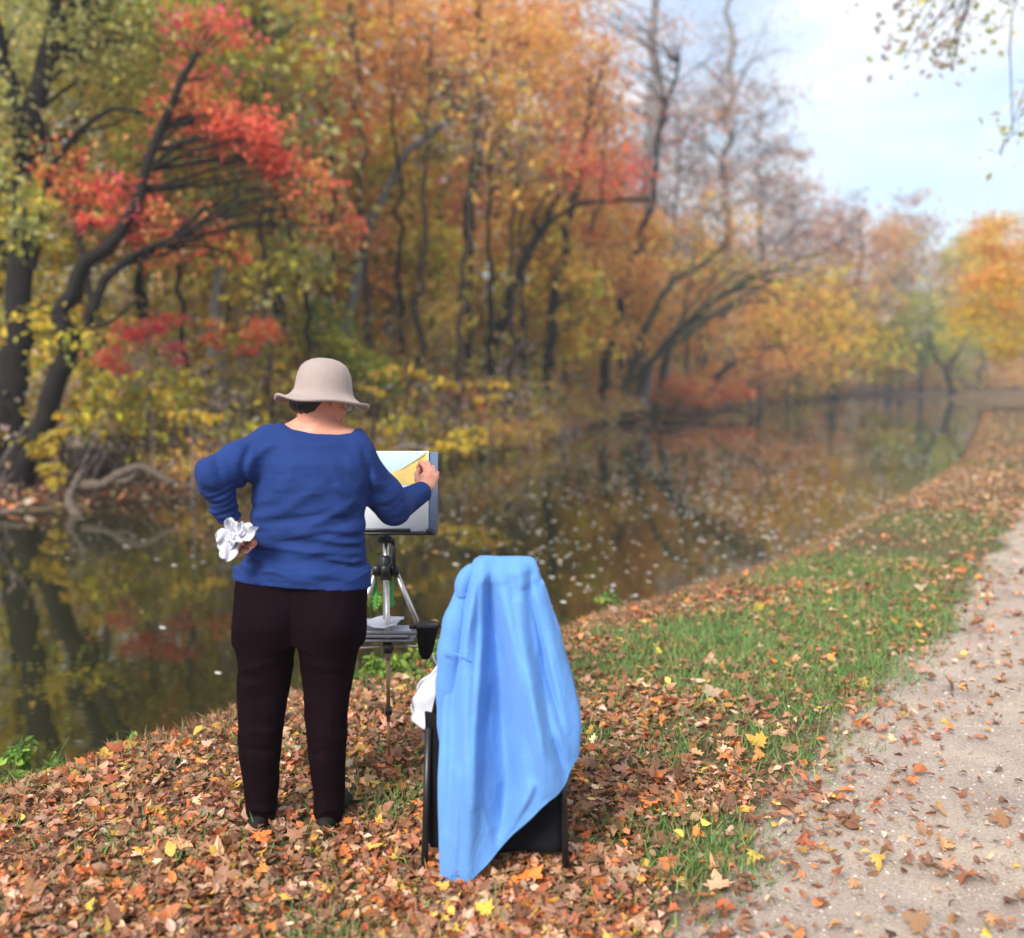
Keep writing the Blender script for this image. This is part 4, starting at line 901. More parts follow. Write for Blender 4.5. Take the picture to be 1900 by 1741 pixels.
def hat():
    c = P(600, 722, 3.62); M = basis((.3, .9, -.06)); ro = R(4); M = M@np.array([[math.cos(ro), 0, math.sin(ro)], [0, 1, 0], [-math.sin(ro), 0, math.cos(ro)]]); q = 96
    prof_ = [(.0, .107), (.024, .1052), (.048, .099), (.067, .088), (.080, .073), (.089, .053), (.094, .031), (.0965, .008), (.0995, -.007), (.105, -.017), (.114, -.027), (.129, -.036), (.146, -.042), (.160, -.046), (.169, -.046), (.172, -.042), (.171, -.038)]
    a = np.linspace(0, 2*np.pi, q+1)[:-1]; rows = []
    for r, h in prof_:
        t = max(0, (r-.1)/.072); wv = t*(.008*np.cos(2*a+2.6)+.008*np.sin(3*a+2.2)+.004*np.sin(5*a)); dr = 1-.06*t*np.sin(2*a+.4)
        # side seen by the viewer droops; left tip curls
        Lr = np.stack([r*dr*np.cos(a), 1.06*r*dr*np.sin(a), h+wv+.006*t*np.cos(a*4)*0], 1)
        if r < .1005: Lr[:, :2] *= 1+.012*np.sin(3*a+h*30)[:, None]
        rows.append(c+Lr@M.T)
    Pt = np.array(rows); Pt = np.concatenate([Pt, Pt[:, :1]], 1); V, F = thick(Pt, .0045)
    mk('sun_hat', V, F[:, ::-1], M_hat, person)
    # ribbed welt where crown and brim meet
    ring = c+np.stack([.1015*np.cos(a), 1.06*.1015*np.sin(a), np.full(q, -.004)], 1)@M.T
hat()
def glasses():
    pr = []
    for sx in (-1, 1):
        t = np.linspace(0, 2*np.pi, 25); C = np.array([H(sx*.033+.023*math.cos(k), .108-.02*abs(math.cos(k))*0, .0+.017*math.sin(k)) for k in t]); pr.append(tubes(C, .0013, 6))
        pr.append(capped(np.array([H(sx*.056, .106, .006), H(sx*.079, .05, .006), H(sx*.082, -.005, .004), H(sx*.08, -.02, -.012)]), .0016, 6))
    pr.append(capped(np.array([H(-.011, .108, .004), H(0, .112, .007), H(.011, .108, .004)]), .0013, 6)); V, F = join(pr); mk('glasses', V, F, M_black, person)
glasses()
# brush and tissue, held
V1, F1 = capped(np.array([P(785,866,4.05), P(778,875,4.10), P(773,881,4.165)]), [.003, .0035, .003], 8)
br = empty('paint_brush', P(778, 875, 4.1), 'thin paint brush held against the yellow shape on the paper', 'brush'); mk('handle', V1, F1, simple('dark_red_lacquer', (.14, .02, .015), .3), br)
V1, F1 = capped(np.array([P(773,881,4.165), P(772,882.5,4.18), P(771.5,883.5,4.192)]), [.003, .004, .001], 8); mk('bristles', V1, F1, simple('wet_bristles', (.55, .38, .08), .5), br)
def tissue():
    q = np.random.default_rng(5); c0 = P(440, 997, 3.385); pr = []
    lobes = [((402,1006),3.37,20,.10),((416,1039),3.35,15,.12),((424,962),3.38,10,.12),((475,980),3.35,15,.06),((446,970),3.36,13,.10),((430,1010),3.33,15,.05)]
    for (px, py), Yd, wpx, cup in lobes:
        e = P(px, py, Yd); ax = e-c0; L_ = np.linalg.norm(ax); ax /= L_; sd = unit(np.cross(ax, [0, -1, .1])); nm = np.cross(sd, ax)
        if nm[1] > 0: nm = -nm
        u = np.linspace(-.12, 1, 28); v = np.linspace(-1, 1, 21); U, Vv = np.meshgrid(u, v, indexing='ij')
        Wd = wpx/FPX*Yd*1.15*np.sqrt(np.clip(1-(U*1.02-.05)**6, .02, 1))*np.clip(.35+U*1.2, .25, 1)
        ph = q.uniform(0, 6); hgt = .35*cup*(Vv**2)*.25+.007*np.sin(Vv*4+ph+U*3)+.004*np.sin(U*9+Vv*5+ph)
        edge = 1+.015*np.sin(4*Vv+ph)
        pr.append(thick(c0+U[..., None]*L_*ax*edge[..., None]+Vv[..., None]*Wd[..., None]*sd+hgt[..., None]*nm, .0012))
    V, F = join(pr); mk('tissue', V, F, M_white, label='crumpled white tissue held in the hand on the hip', cat='tissue')
tissue()

# ------------------------------------------------------------------ easel
YE = 4.30
M_alu = simple('brushed_aluminium', (.55, .52, .50), .35, .5, .85, var=.08, nscale=50)
M_bronze = simple('bronze_tube', (.30, .20, .10), .4, .5, .7, var=.15)
M_greenp = simple('green_plastic', (.10, .50, .09), .5, .4, var=.1)
ez = empty('tripod_easel', (P(717, 1300, YE)[0], YE, -.05), 'aluminium tripod easel with black joints standing at the water edge', 'easel')
hub = P(716, 1052, YE)
def part(name, prs, m, par): V, F = join(prs) if isinstance(prs, list) else prs; return mk(name, V, F, m, par)
part('center_column', [capped(np.array([P(716, 1000, YE), P(716, 1190, YE)]), .0125, 12)], M_alu, ez)
part('hub', [capped(np.array([P(716,1030,YE), P(716,1034,YE), P(716,1062,YE), P(716,1075,YE)]), [.022, .031, .031, .024], 16), box(P(700,1058,YE), (.035,.05,.05), bev=.008), box(P(733,1058,YE), (.035,.05,.05), bev=.008),
              box(P(716,1060,YE-.03), (.035,.05,.06), bev=.008)], M_black, ez)
part('tilt_handle', [capped(np.array([P(729,1000,YE-.02), P(731,1020,YE-.03), P(731,1060,YE-.05)]), [.008, .010, .006], 10)], M_black, ez)
feet = [(P(722,1440,4.08), (.0, -.04)), (P(868,1445,4.4), (.045, 0)), (P(590,1445,4.45), (-.045, 0))]
for i, (ft, (ox, oy)) in enumerate(feet):
    ft = np.array([ft[0], ft[1], float(gz(ft[0], ft[1]))+.01]); top = hub+np.array([ox, oy, -.03])
    if i == 0: top = P(718, 1080, YE-.05)
    j1 = top+(ft-top)*.36; j2 = top+(ft-top)*.70
    lg = part('leg', [capped(np.array([top, j1+(j2-j1)*.2]), .0115, 10)], M_alu, ez)
    part('lower_tube', [capped(np.array([j1, j2+(ft-j2)*.2]), .0085, 10), capped(np.array([j2, ft]), .006, 8)], M_bronze if i == 0 else M_alu, lg)
    d = unit(ft-top)
    part('clamp', [capped(np.array([j1-d*.02, j1+d*.025]), .018, 12)], M_black, lg); part('clamp', [capped(np.array([j2-d*.015, j2+d*.02]), .014, 12)], M_black, lg)
    part('foot', [capped(np.array([ft-d*.03, ft+d*.005]), [.011, .013], 10)], M_black, lg)
for px in (697, 722+4):
    part('strap', [box(P(px, 1096, YE+.03), (.018, .006, .145), bev=.002)], M_greenp, ez)
part('spreader_brace', [capped(np.array([P(650,1204,YE), P(722,1198,YE-.03), P(785,1200,YE)]), .006, 8), capped(np.array([P(722,1198,YE-.03), P(716,1180,YE)]), .013, 10)], M_alu, ez)
part('brace_collar', [capped(np.array([P(719,1188,YE-.05), P(721,1208,YE-.06)]), .021, 12)], M_black, ez)
ledge = [box((P(735,989,YE-.06)[0]-.02, YE-.07, P(735,989,YE-.07)[2]), (.37, .05, .012), bev=.003), box(P(735,984,YE-.09)+[-.06,0,0], (.24, .008, .014), bev=.002), box(P(797,987,YE-.09), (.028, .012, .026), bev=.003), box(P(716,1000,YE-.02), (.06,.06,.03), bev=.006)]
part('canvas_ledge', ledge, M_black, ez)
part('support_mast', [box(P(716,940,YE+.015), (.03,.014,.34), bev=.003)], M_black, ez)
# boards on the ledge, leaning back a little
til = basis((0, math.cos(R(8)), -math.sin(R(8))))
def board(cx, cy_, Yd, wd, ht, th): c = P(cx, cy_, Yd); return c, box(c, (wd, th, ht), til, .0012)
c1, bb = board(724, 915, YE-.028, .400, .345, .008); bdo = empty('drawing_board', c1, 'grey-blue backing board standing on the easel ledge behind the paper', 'board'); part('panel', bb, simple('grey_blue_board', (.12, .17, .27), .6, var=.06), bdo)
c2, bb = board(712, 912, YE-.04, .375, .338, .007); pdo = empty('painting', c2, 'half-finished painting on white paper with pale blue sky and a yellow slope', 'painting')
part('paper', bb, simple('white_paper', (.62, .65, .70), .7, .2, var=.02, bs=.05), pdo)
def patch(name, poly, m, lift):
    """polygon in paper coordinates (u right, v up; metres from the paper centre), laid on its face"""
    n = len(poly); pts = np.array([c2+til@np.array([u, -(.0035+lift), v]) for u, v in poly]); cpt = pts.mean(0); V = np.vstack([pts, cpt])
    mk(name, V, np.array([[n, (i+1) % n, i] for i in range(n)]), m, pdo, smooth=False)
def wv(a, b, n, am, sd): q = np.random.default_rng(sd); t = np.linspace(0, 1, n)[:, None]; p = np.array(a)+(np.array(b)-np.array(a))*t; p[1:-1] += q.normal(0, am, (n-2, 2)); return [tuple(v) for v in p]
m_sky = simple('blue_wash', (.42, .55, .62), .6, var=.07, nscale=18, bs=.1); m_yel = simple('yellow_wash', (.68, .49, .15), .55, var=.2, nscale=16, bs=.2)
patch('painted_sky', [(-.18, .162), (.179, .164)]+wv((.179, .155), (.03, .06), 7, .003, 1)+wv((.03, .06), (-.18, .03), 5, .003, 2), m_sky, .0008)
patch('painted_slope', wv((.183, .166), (.12, .120), 4, .003, 3)+wv((.10, .108), (.04, .080), 5, .004, 4)+wv((.02, .060), (-.12, .05), 6, .004, 5)+wv((-.12, .03), (.0, .028), 5, .003, 6)+wv((.02, .032), (.183, .036), 6, .004, 7), m_yel, .0014)
# tray, palette papers, pouch
tray = empty('easel_tray', P(700, 1180, YE-.02), 'flat grey tray resting across the easel legs', 'tray'); part('plate', [box(P(700,1178,YE-.03), (.33, .22, .008), bev=.002), box(P(700,1175,YE-.14), (.33, .006, .016), bev=.001)], simple('grey_metal', (.25,.25,.26), .45, .5, .6), tray)
q = np.random.default_rng(8)
pp = empty('paint_palette', P(715, 1165, YE-.03), 'white palette and folded paper towel lying on the easel tray', 'palette')
U, W_ = np.meshgrid(np.linspace(-.10, .085, 20), np.linspace(-.085, .085, 16), indexing='ij'); hz_ = .012+.006*np.sin(U*40+W_*20)+.007*vnoise(U*30, W_*30, seed=4)
part('paper_towel', thick(P(706,1163,YE-.03)+np.stack([U+.01*np.sin(W_*30), W_, hz_+.012], -1), .002), M_white, pp)
part('palette_dish', [box(P(712,1172,YE-.04), (.23,.17,.014), bev=.005)], M_white, pp)
pch = empty('water_pouch', P(790, 1180, YE-.1), 'small black collapsible pot hanging at the right end of the easel tray', 'pot')
t = np.linspace(0, 1, 9); rr = np.array([.016, .026, .031, .034, .037, .040, .043, .046, .047]); cc = np.array([P(793-4*(1-k), 1222-62*k, YE-.1) for k in t])
part('body', [capped(cc, rr, 18)], M_blackcloth, pch); part('rim', [capped(np.array([P(793,1162,YE-.1), P(793,1157,YE-.1)]), .051, 20)], M_black, pch)
part('clip', [box(P(818,1160,YE-.1), (.03,.02,.02), bev=.004)], M_black, pch); part('clip', [box(P(766,1163,YE-.1), (.03,.02,.018), bev=.004)], M_black, pch)

# ------------------------------------------------------------------ chair with jacket
YC = 3.20
cz = float(gz(0, YC)); cxm = P(930, 1300, YC)[0]
ch = empty('folding_chair', (cxm, YC, cz), 'black canvas folding chair hidden under the pale blue jacket', 'chair')
hw = .215
for sx in (-1, 1):
    X0 = cxm-.02+sx*hw
    part('leg', [capped(np.array([(X0+sx*.012, YC-.04, cz), (X0, YC+.02, cz+.46)]), .012, 10)], M_black, ch)
    part('leg', [capped(np.array([(X0, YC+.38, cz), (X0, YC+.36, cz+.44)]), .012, 10)], M_black, ch)
    part('back_post', [capped(np.array([(X0, YC+.06, cz+.42), (cxm+sx*.15, YC+.015, cz+.80), (cxm+.01+sx*.07, YC+.035, cz+.94)]), .011, 10)], M_black, ch)
q = np.random.default_rng(3)
U, W_ = np.meshgrid(np.linspace(-1, 1, 24), np.linspace(0, 1, 20), indexing='ij')
part('seat', thick(np.stack([cxm-.02+U*hw, YC+.05+W_*.36, cz+.43-.03*(1-U**2)*np.sin(np.pi*W_)], -1), .008), M_blackcloth, ch)
part('backrest', thick(np.stack([cxm-.0+U*(hw-.14*W_**1.2), YC+.04+.03*W_+.02*(1-U**2), cz+.5+.45*W_], -1), .008), M_blackcloth, ch)
part('storage_skirt', [thick(np.stack([cxm-.02+U*(hw+.012-.015*(1-W_)), YC-.012+.05*W_+.012*np.sin(U*5+W_*2)+.01*vnoise(U*3, W_*3, seed=2), cz+.055+.014*np.abs(U)+.44*W_], -1), .008),
      thick(np.stack([cxm-.02-hw-.008+.006*np.sin(U*6+W_*3), YC+.24+U*.17, cz+.05+.41*W_], -1), .008), thick(np.stack([cxm-.02+hw+.008+.006*np.sin(U*6+W_*3), YC+.24+U*.17, cz+.05+.41*W_], -1), .008)], M_blackcloth, ch)
# jacket: silhouette read at its own distance, draped over the back
def jacket():
    ty = np.array([1036, 1042, 1060, 1090, 1140, 1200, 1260, 1310, 1340, 1370, 1395, 1420, 1450, 1500, 1560, 1610, 1628])
    lx = np.array([893, 882, 871, 858, 848, 836, 826, 821, 819, 818, 817, 816, 816, 817, 818, 820, 824])
    rx = np.array([984, 992, 998, 1007, 1024, 1044, 1062, 1074, 1076, 1074, 1072, 1060, 1050, 1050, 1050, 1050, 1050])
    hem_x = np.array([810, 824, 850, 878, 905, 950, 1000, 1050, 1062, 1074, 1085]); hem_y = np.array([1600, 1606, 1604, 1590, 1566, 1520, 1468, 1420, 1392, 1380, 1376])
    nu, nv = 120, 150; u = np.linspace(0, 1, nu); Pt = np.zeros((nu, nv, 3))
    ridges = [([(893,1050),(872,1150),(868,1300),(872,1450),(865,1600)], .016, 16), ([(912,1090),(922,1190),(932,1310),(945,1430),(930,1540)], -.024, 24), ([(905,1270),(900,1350)], -.005, 9),
              ([(925,1080),(955,1180),(990,1290),(1020,1390),(1035,1440)], .020, 20), ([(965,1060),(985,1150),(1000,1240),(1030,1330),(1060,1380)], .014, 13), ([(985,1060),(1000,1150),(1012,1230),(1035,1310)], -.012, 12), ([(850,1100),(842,1200),(838,1330),(838,1500)], -.008, 12), ([(905,1300),(915,1400),(930,1500)], -.014, 30), ([(1000,1100),(1030,1200),(1052,1290)], .010, 12)]
    ridges += [([(880,1075),(862,1180),(852,1290)], .009, 8), ([(896,1070),(893,1180),(884,1320),(882,1450)], .010, 8), ([(990,1075),(1006,1160),(1030,1250),(1052,1330)], .009, 7), ([(975,1090),(990,1190),(1018,1310),(1045,1400)], -.010, 8), ([(960,1110),(980,1220),(1000,1330),(1010,1430)], .007, 8), ([(850,1400),(846,1500),(842,1590)], .009, 9), ([(985,1420),(960,1470),(930,1530)], .008, 9)]
    W = 1/FPX*YC
    def sheet_at(front, lo=0., length=1.):
        S = np.zeros((nu, nv, 3))
        for i in range(nu):
            ex = 816+(1074-816)*u[i]; yb = np.interp(ex if True else 0, hem_x, hem_y)
            yb = 1037+(yb-1037)*length
            v = np.linspace(0, 1, nv)**.92; pyv = 1037+(yb-1037)*v
            L_ = np.interp(pyv, ty, lx); Rr = np.interp(pyv, ty, rx)
            # horizontal param: keep threads roughly vertical low down
            pxv = L_+(Rr-L_)*u[i]; low = smooth(1330, 1450, pyv); pxv = pxv*(1-low)+np.clip(ex-2, L_, Rr)*low
            z = np.array([py2z(p, YC) for p in pyv]); xx = np.array([P(a, 1200, YC)[0] for a in pxv])
            S[i, :, 0] = xx; S[i, :, 2] = z; s = 2*u[i]-1
            hwid = (Rr-L_)/2*W
            bow = np.sqrt(np.clip(1-s*s, 0, 1)); topr = smooth(1037, 1062, pyv)
            dep = .035+.05*smooth(1037, 1400, pyv)
            S[i, :, 1] = YC+.03-(.045+.03*smooth(1040, 1250, pyv))*topr*bow**.7*1.0-.10*smooth(1150, 1450, pyv)+.0
        zpx = np.array([P(0, p, YC)[2] for p in (1000, 1700)]); D = np.zeros((nu, nv)); ppx = S[..., 0]/YC*FPX*np.cos(0)+950
        pp_ = 1000+(S[..., 2]-zpx[0])/(zpx[1]-zpx[0])*700
        for pts, am, wd in ridges:
            d, uu = seg2d(ppx, pp_, pts); D += am*np.exp(-(d/wd)**2)*np.sin(np.pi*np.clip(uu*.85+.12, 0, 1))**.6
        S[..., 1] -= D*3.4*np.sqrt(np.clip(1-(2*u-1)**2, 0, 1))[:, None]**.5+.004*vnoise(S[..., 0]*12, S[..., 2]*5, seed=91)
        return S
    Fr = sheet_at(True)
    Bk = Fr.copy(); Bk = Bk[:, :int(nv*.78)]; k = Bk.shape[1]
    cy = YC+.03; Bk[..., 1] = np.minimum(cy+(cy-Bk[..., 1])*.8, cy+.09)+.008
    part('hem', [tubes(Fr[2:-2, -1], np.full(nu-4, .0045), 8)], M_fleece, jk)
    sm = [spline([P(822,1214,YC-.065), P(838,1212,YC-.095), P(856,1218,YC-.105), P(872,1228,YC-.1)], 12)]; part('shoulder_seam', [capped(sm[0], .0022, 6)], M_fleece, jk)
    prs = [thick(Fr, .007), thick(Bk[::-1], .007)]
    o = part('body', prs, M_fleece, jk)
    # sleeves hanging at either side
    sl = np.array([P(868,1085,YC+.02), P(846,1150,YC), P(836,1215,YC-.01), P(832,1300,YC), P(834,1380,YC)]); rr = np.array([.028, .040, .043, .040, .034])
    V, F = capped(spline(sl, 24), np.interp(np.linspace(0, 1, 24), np.linspace(0, 1, 5), rr)*(1+.05*np.sin(np.arange(24)*1.3)), 22); part('sleeve', (V, F), M_fleece, jk)
    sl = np.array([P(992,1078,YC+.03), P(1012,1150,YC+.03), P(1032,1230,YC+.02), P(1048,1300,YC+.01), P(1050,1345,YC+.01)]); rr = np.array([.026, .036, .040, .040, .036])
    V, F = capped(spline(sl, 24), np.interp(np.linspace(0, 1, 24), np.linspace(0, 1, 5), rr)*(1+.05*np.sin(np.arange(24)*1.1)), 22); part('sleeve', (V, F), M_fleece, jk)
    cuf = thick(np.stack([np.stack([(P(1052+24*math.sin(a)*(.85+.15*b), 1296+14*b*math.cos(a*1.3)+62*b-18*b*math.cos(a), YC+.01-.035*math.cos(a)) ) for b in np.linspace(0, 1, 8)]) for a in np.linspace(0, 2*np.pi, 30)]), .005)
    part('cuff', cuf, M_fleece, jk)
    part('collar_bump', capped(spline([P(858,1108,YC), P(858,1086,YC), P(866,1068,YC+.01), P(880,1056,YC+.02)], 14), .022+.004*np.sin(np.linspace(0, 3, 14)), 16), M_fleece, jk)
M_fleece = knit('pale_blue_fleece', (.11, .265, .61), 240, .16, .4, crease=.3, cs=(1.9, 1.9, .7))
jk = empty('fleece_jacket', (cxm, YC, cz+.9), 'pale blue fleece jacket draped over the back of the black chair', 'jacket')
jacket()
U, W_ = np.meshgrid(np.linspace(-1, 1, 18), np.linspace(0, 1, 18), indexing='ij')
bg = P(800, 1420, YC+.16)
bag = []
for sgn in (-1, 1):
    bag.append(thick(np.stack([bg[0]+.02+U*.085*(1-.25*W_**2)+.006*np.sin(W_*9+sgn), bg[1]+sgn*.05*np.sqrt(np.clip(1-U**2, 0, 1))*(1-.5*W_)+.008*vnoise(U*3, W_*4, seed=sgn+5), cz+.43+.19*W_*(1-.25*(U-.3)**2)+.01*np.sin(U*5)], -1), .002))
V, F = join(bag); mk('paper_bag', V, F, M_white, label='crumpled white bag standing on the chair seat left of the jacket', cat='bag')

# ------------------------------------------------------------------ far-bank details
def sapling(label, stem, sprays, cols, size=.19, seed=0, cat='sapling', name='sapling', group=None, r0=.018, per=16, bark=B_twig):
    q = np.random.default_rng(2000+seed); st = PP(*stem) if len(stem[0]) == 3 and stem[0][0] > 12 or True else stem
    st[0][2] = gz(st[0][0], st[0][1])-.05
    root = empty(name, (st[0][0], st[0][1], float(gz(st[0][0], st[0][1]))), label, cat, group); c = spline(st, 16)
    pr = [tubes(c, np.linspace(r0, .006, 16), 6, .04)]; Ls = []; Fs = []; Cs = []; off = 0
    for (px, py, Yd, w) in sprays:
        m = P(px, py, Yd); i = int(np.argmin(np.linalg.norm(c-m, axis=1)+np.where(c[:, 2] > m[2]+.05, .6, 0))); a = c[i]
        wd = w/FPX*Yd; dr = np.array([wd, q.normal(0, .3)*wd, q.normal(0, .15)*wd]); e0, e1 = m-dr, m+dr
        near, far_ = (e0, e1) if np.linalg.norm(e0-a) < np.linalg.norm(e1-a) else (e1, e0)
        tw = spline([a, (a+near)/2+[0, 0, .06], near, m+[0, 0, .02], far_], 20); pr.append(tubes(tw, np.linspace(.006, .0025, 20), 4))
        u = q.uniform(8, 19.9, per); p = tw[u.astype(int)]+q.normal(0, .02, (per, 3))+[0, 0, -.005]
        ax = unit(q.normal(size=(per, 3))*[.6, .6, .15]+[0, 0, -.75]); nn = unit(q.normal(size=(per, 3))*[1, 1, .3]+[0, -.8, .3])
        V, F = place(T7, T7F, p, size*q.uniform(.65, 1.15, per), ax, nn, q, .2); Ls.append(V); Fs.append(F+off); off += len(V)
        Cs.append(np.repeat(tint(q, pal(cols), per, None, .16), len(T7), 0))
    V, F = join(pr); mk('stem', V, F, bark, root); mk('foliage', np.concatenate(Ls), np.concatenate(Fs), M_leaf, root, smooth=False, col=np.concatenate(Cs))
sapling('sapling with yellow leaves cascading to the ground beside the forked dark trunk', [(92,905,16.2),(100,830,16.2),(128,765,16.1)], [(128,768,16.1,22),(105,800,16.1,22),(86,832,16,22),(92,862,16,18),(105,885,16,14),(70,825,16,14)], ['yellow'], .20, 1, per=20)
sapling('broad-leaved yellow sapling just right of the forked dark trunk', [(182,830,18),(184,760,18),(178,690,18)], [(175,715,18,30),(160,745,17.9,26),(198,735,18,22),(185,690,18,20),(145,700,18,20)], ['yellow','ygreen'], .2, 2)
sapling('slim sapling with small yellow tuft low over the litter', [(228,850,18.2),(230,810,18.2),(232,780,18.2)], [(229,788,18.2,14)], ['yellow'], .18, 3, per=12)
sapling('tall thin-stemmed sapling with yellow leaves left of the painter', [(280,880,17.4),(282,800,17.5),(276,720,17.6),(270,660,17.7)], [(250,728,17.5,30),(285,722,17.5,20),(302,740,17.5,14),(262,690,17.7,20),(240,745,17.6,18)], ['yellow','ygreen'], .19, 4)
sapling('sapling holding a flat row of bright yellow leaves beside the painter shoulder', [(356,900,17),(357,830,17),(352,772,17)], [(340,768,17,26),(378,768,17,26),(402,770,17,12)], ['yellow'], .2, 5, per=15)
sapling('yellow sapling above the flat leaf row', [(318,860,18.5),(322,760,18.6),(330,680,18.7)], [(345,700,18.6,20),(318,685,18.6,20),(350,740,18.6,12),(305,712,18.6,14)], ['yellow','ygreen'], .19, 6)
sapling('thin sapling with orange-yellow leaves at the upper left', [(250,820,19.5),(250,700,19.5),(240,600,19.5)], [(215,620,19.4,26),(255,640,19.5,24),(230,590,19.5,20),(205,665,19.4,20)], ['yellow','orange'], .17, 7)
sapling('dark thin sapling stem with sparse yellow leaves behind the litter bank', [(186,812,19.8),(184,740,19.8),(184,660,19.8),(180,600,19.8)], [(178,640,19.8,20),(195,668,19.8,18)], ['ygreen'], .16, 8, bark=B_dark)
sapling('sapling with lime leaves behind the raised elbow', [(408,838,20),(412,740,20),(420,650,20)], [(430,690,20,24),(405,660,20,22),(440,720,20,20),(415,625,20,20)], ['ygreen','yellow'], .18, 9)
sapling('yellow-leaved sapling left of the hat', [(470,830,20.5),(474,740,20.5),(480,640,20.5)], [(500,668,20.5,22),(470,690,20.5,22),(492,640,20.5,18),(460,720,20.5,14)], ['yellow','ygreen'], .17, 10)
sapling('slanting branchy sapling with yellow leaves right of the hat', [(672,805,20),(700,760,20),(735,715,20.2),(790,680,20.4)], [(700,690,20,22),(735,680,20.2,24),(765,690,20.3,24),(800,700,20.4,20),(690,720,20,18),(835,712,20.5,18)], ['yellow','gold'], .16, 11, r0=.035, bark=B_dark, per=18)
sapling('arching twig with yellow leaf tufts hanging over the water right of the painting', [(800,790,19.5),(830,778,19.3),(865,800,19),(895,830,18.8)], [(850,798,19,16),(878,812,18.9,16),(870,826,18.8,12),(825,822,19,16),(805,830,19,12),(890,795,19,10)], ['yellow'], .17, 12, r0=.02, bark=B_dark, per=13)
sapling('low bright sapling between the painting and the leaf bank', [(745,815,20),(748,790,20),(752,765,20)], [(745,770,20,18),(770,780,20,14),(730,790,20,12)], ['yellow','ygreen'], .16, 13)
sapling('amber sapling over the reeds right of the hat', [(905,790,24),(905,740,24),(900,700,24)], [(890,708,24,24),(925,712,24,22),(905,735,24,22)], ['gold','yellow'], .19, 14)
def shrub(label, bl, Yd, px, cols, size, seed, name='shrub'):
    while Yd < np.interp((px-950)/FPX*Yd, FB[:, 0], FB[:, 1])+.2: Yd += .4; size *= 1.006
    b = P(px, 800, Yd); z = float(gz(b[0], b[1])); pts = [(b[0], Yd, z), (b[0]+.05, Yd, z+.3), (b[0]+.1, Yd, z+.7)]
    tree(label, name, 'shrub', [(pts, .03, .015)], [(P(x, y, Yd+.1*i), np.array([rx, rx, ry])*Yd/FPX, n, 9, cols) for i, (x, y, rx, ry, n) in enumerate(bl)], B_twig, size, 1200+seed, twigs=3, leafname='foliage', trunkname='stem', sides=5, rtw=.008)
shrub('crimson-leaved shrub glowing behind the yellow saplings', [(255,612,42,16,170),(310,600,34,14,150),(215,662,36,20,110),(250,692,30,14,110),(322,650,16,26,110)], 18.6, 262, ['pinkred','red'], .10, 1)
shrub('small orange-red shrub between crimson shrub and hat', [(395,618,24,26,160),(480,610,34,26,240),(455,650,22,16,90)], 20, 430, ['orange','red'], .11, 2)
shrub('coral-red low shrub spreading at the waterline below the mossy trunks', [(1140,715,40,26,480),(1200,735,60,22,760),(1290,735,70,20,860),(1370,728,40,18,400),(1250,720,70,16,500)], 42, 1230, ['orange','rust','red','orange'], .20, 3)
shrub('golden-yellow rounded shrub at the waterline in the middle', [(975,775,36,24,520),(1005,790,24,16,240),(945,785,24,18,240)], 31, 975, ['gold','yellow'], .14, 4)
shrub('small yellow shrub right of the golden one', [(1040,755,34,14,300),(1075,765,24,12,150)], 36, 1050, ['yellow','ygreen'], .15, 5)
shrub('yellow drooping bush under the arching trunk', [(1440,690,44,26,520),(1480,710,36,16,300),(1420,712,24,14,160)], 60, 1450, ['yellow','ygreen'], .25, 6)
shrub('orange bush at the water under the arch', [(1345,690,50,24,500),(1300,700,30,18,240)], 56, 1330, ['orange','gold'], .22, 7)
shrub('green-yellow leafy bush above the shoulder of the painter', [(660,640,60,46,900),(600,600,60,40,700),(700,700,40,30,400)], 24, 650, ['ygreen','green'], .13, 8)
shrub('grey-twigged bush with dull gold leaves behind the painting', [(760,640,60,50,520),(820,600,50,50,400)], 27, 790, ['brown','gold'], .12, 9)
def reeds():
    q = np.random.default_rng(31); n = 3200; px = q.uniform(700, 960, n); Yd = q.uniform(23, 28, n); x = (px-950)/FPX*Yd
    Yd = np.maximum(Yd, np.interp(x, FB[:, 0], FB[:, 1])+q.uniform(.1, 2, n)); p = np.stack([x, Yd, gz(x, Yd)], 1)
    a = unit(np.stack([q.normal(0, .3, n), q.normal(0, .3, n), np.ones(n)], 1)); V, F = place(TB, TBF, p, q.uniform(.35, .8, n), a, unit(q.normal(size=(n, 3))), q, .5)
    c = tint(q, np.array([(.22, .30, .12), (.30, .34, .14), (.45, .38, .18), (.16, .22, .09)]), n, None, .2)
    mk('tall_grass', V, F, M_grass, smooth=False, col=np.repeat(c, 5, 0), kind='stuff', label='pale green tall grass on the far bank right of the hat', cat='tall grass')
reeds()
def wood(label, name, cat, curves, m, seed=0):
    pr = []
    for k, (pts, r0, r1) in enumerate(curves):
        c = spline(PP(*pts), 22); q = np.random.default_rng(seed*10+k); c[1:-1] += q.normal(0, .012, (20, 3)); pr.append(capped(c, np.linspace(r0, r1, 22)*(1+.08*q.standard_normal(22)), 10))
    V, F = join(pr); mk(name, V, F, m, label=label, cat=cat)
wood('curved weathered log arching over the leaves at the left waterline', 'fallen_log', 'log', [([(150,898,16.3),(185,900,16.2),(222,880,16.3),(262,868,16.4),(300,884,16.4),(322,896,16.4)], .10, .05), ([(205,893,16.3),(235,892,16.2),(255,878,16.3)], .05, .03), ([(300,884,16.4),(308,870,16.4),(322,862,16.5)], .035, .02)], B_drift, 1)
wood('pale driftwood stub standing out of the water at left', 'driftwood', 'driftwood', [([(158,972,15.2),(140,950,15.3),(130,930,15.4),(138,905,15.6),(150,878,15.8)], .085, .05)], B_drift, 2)
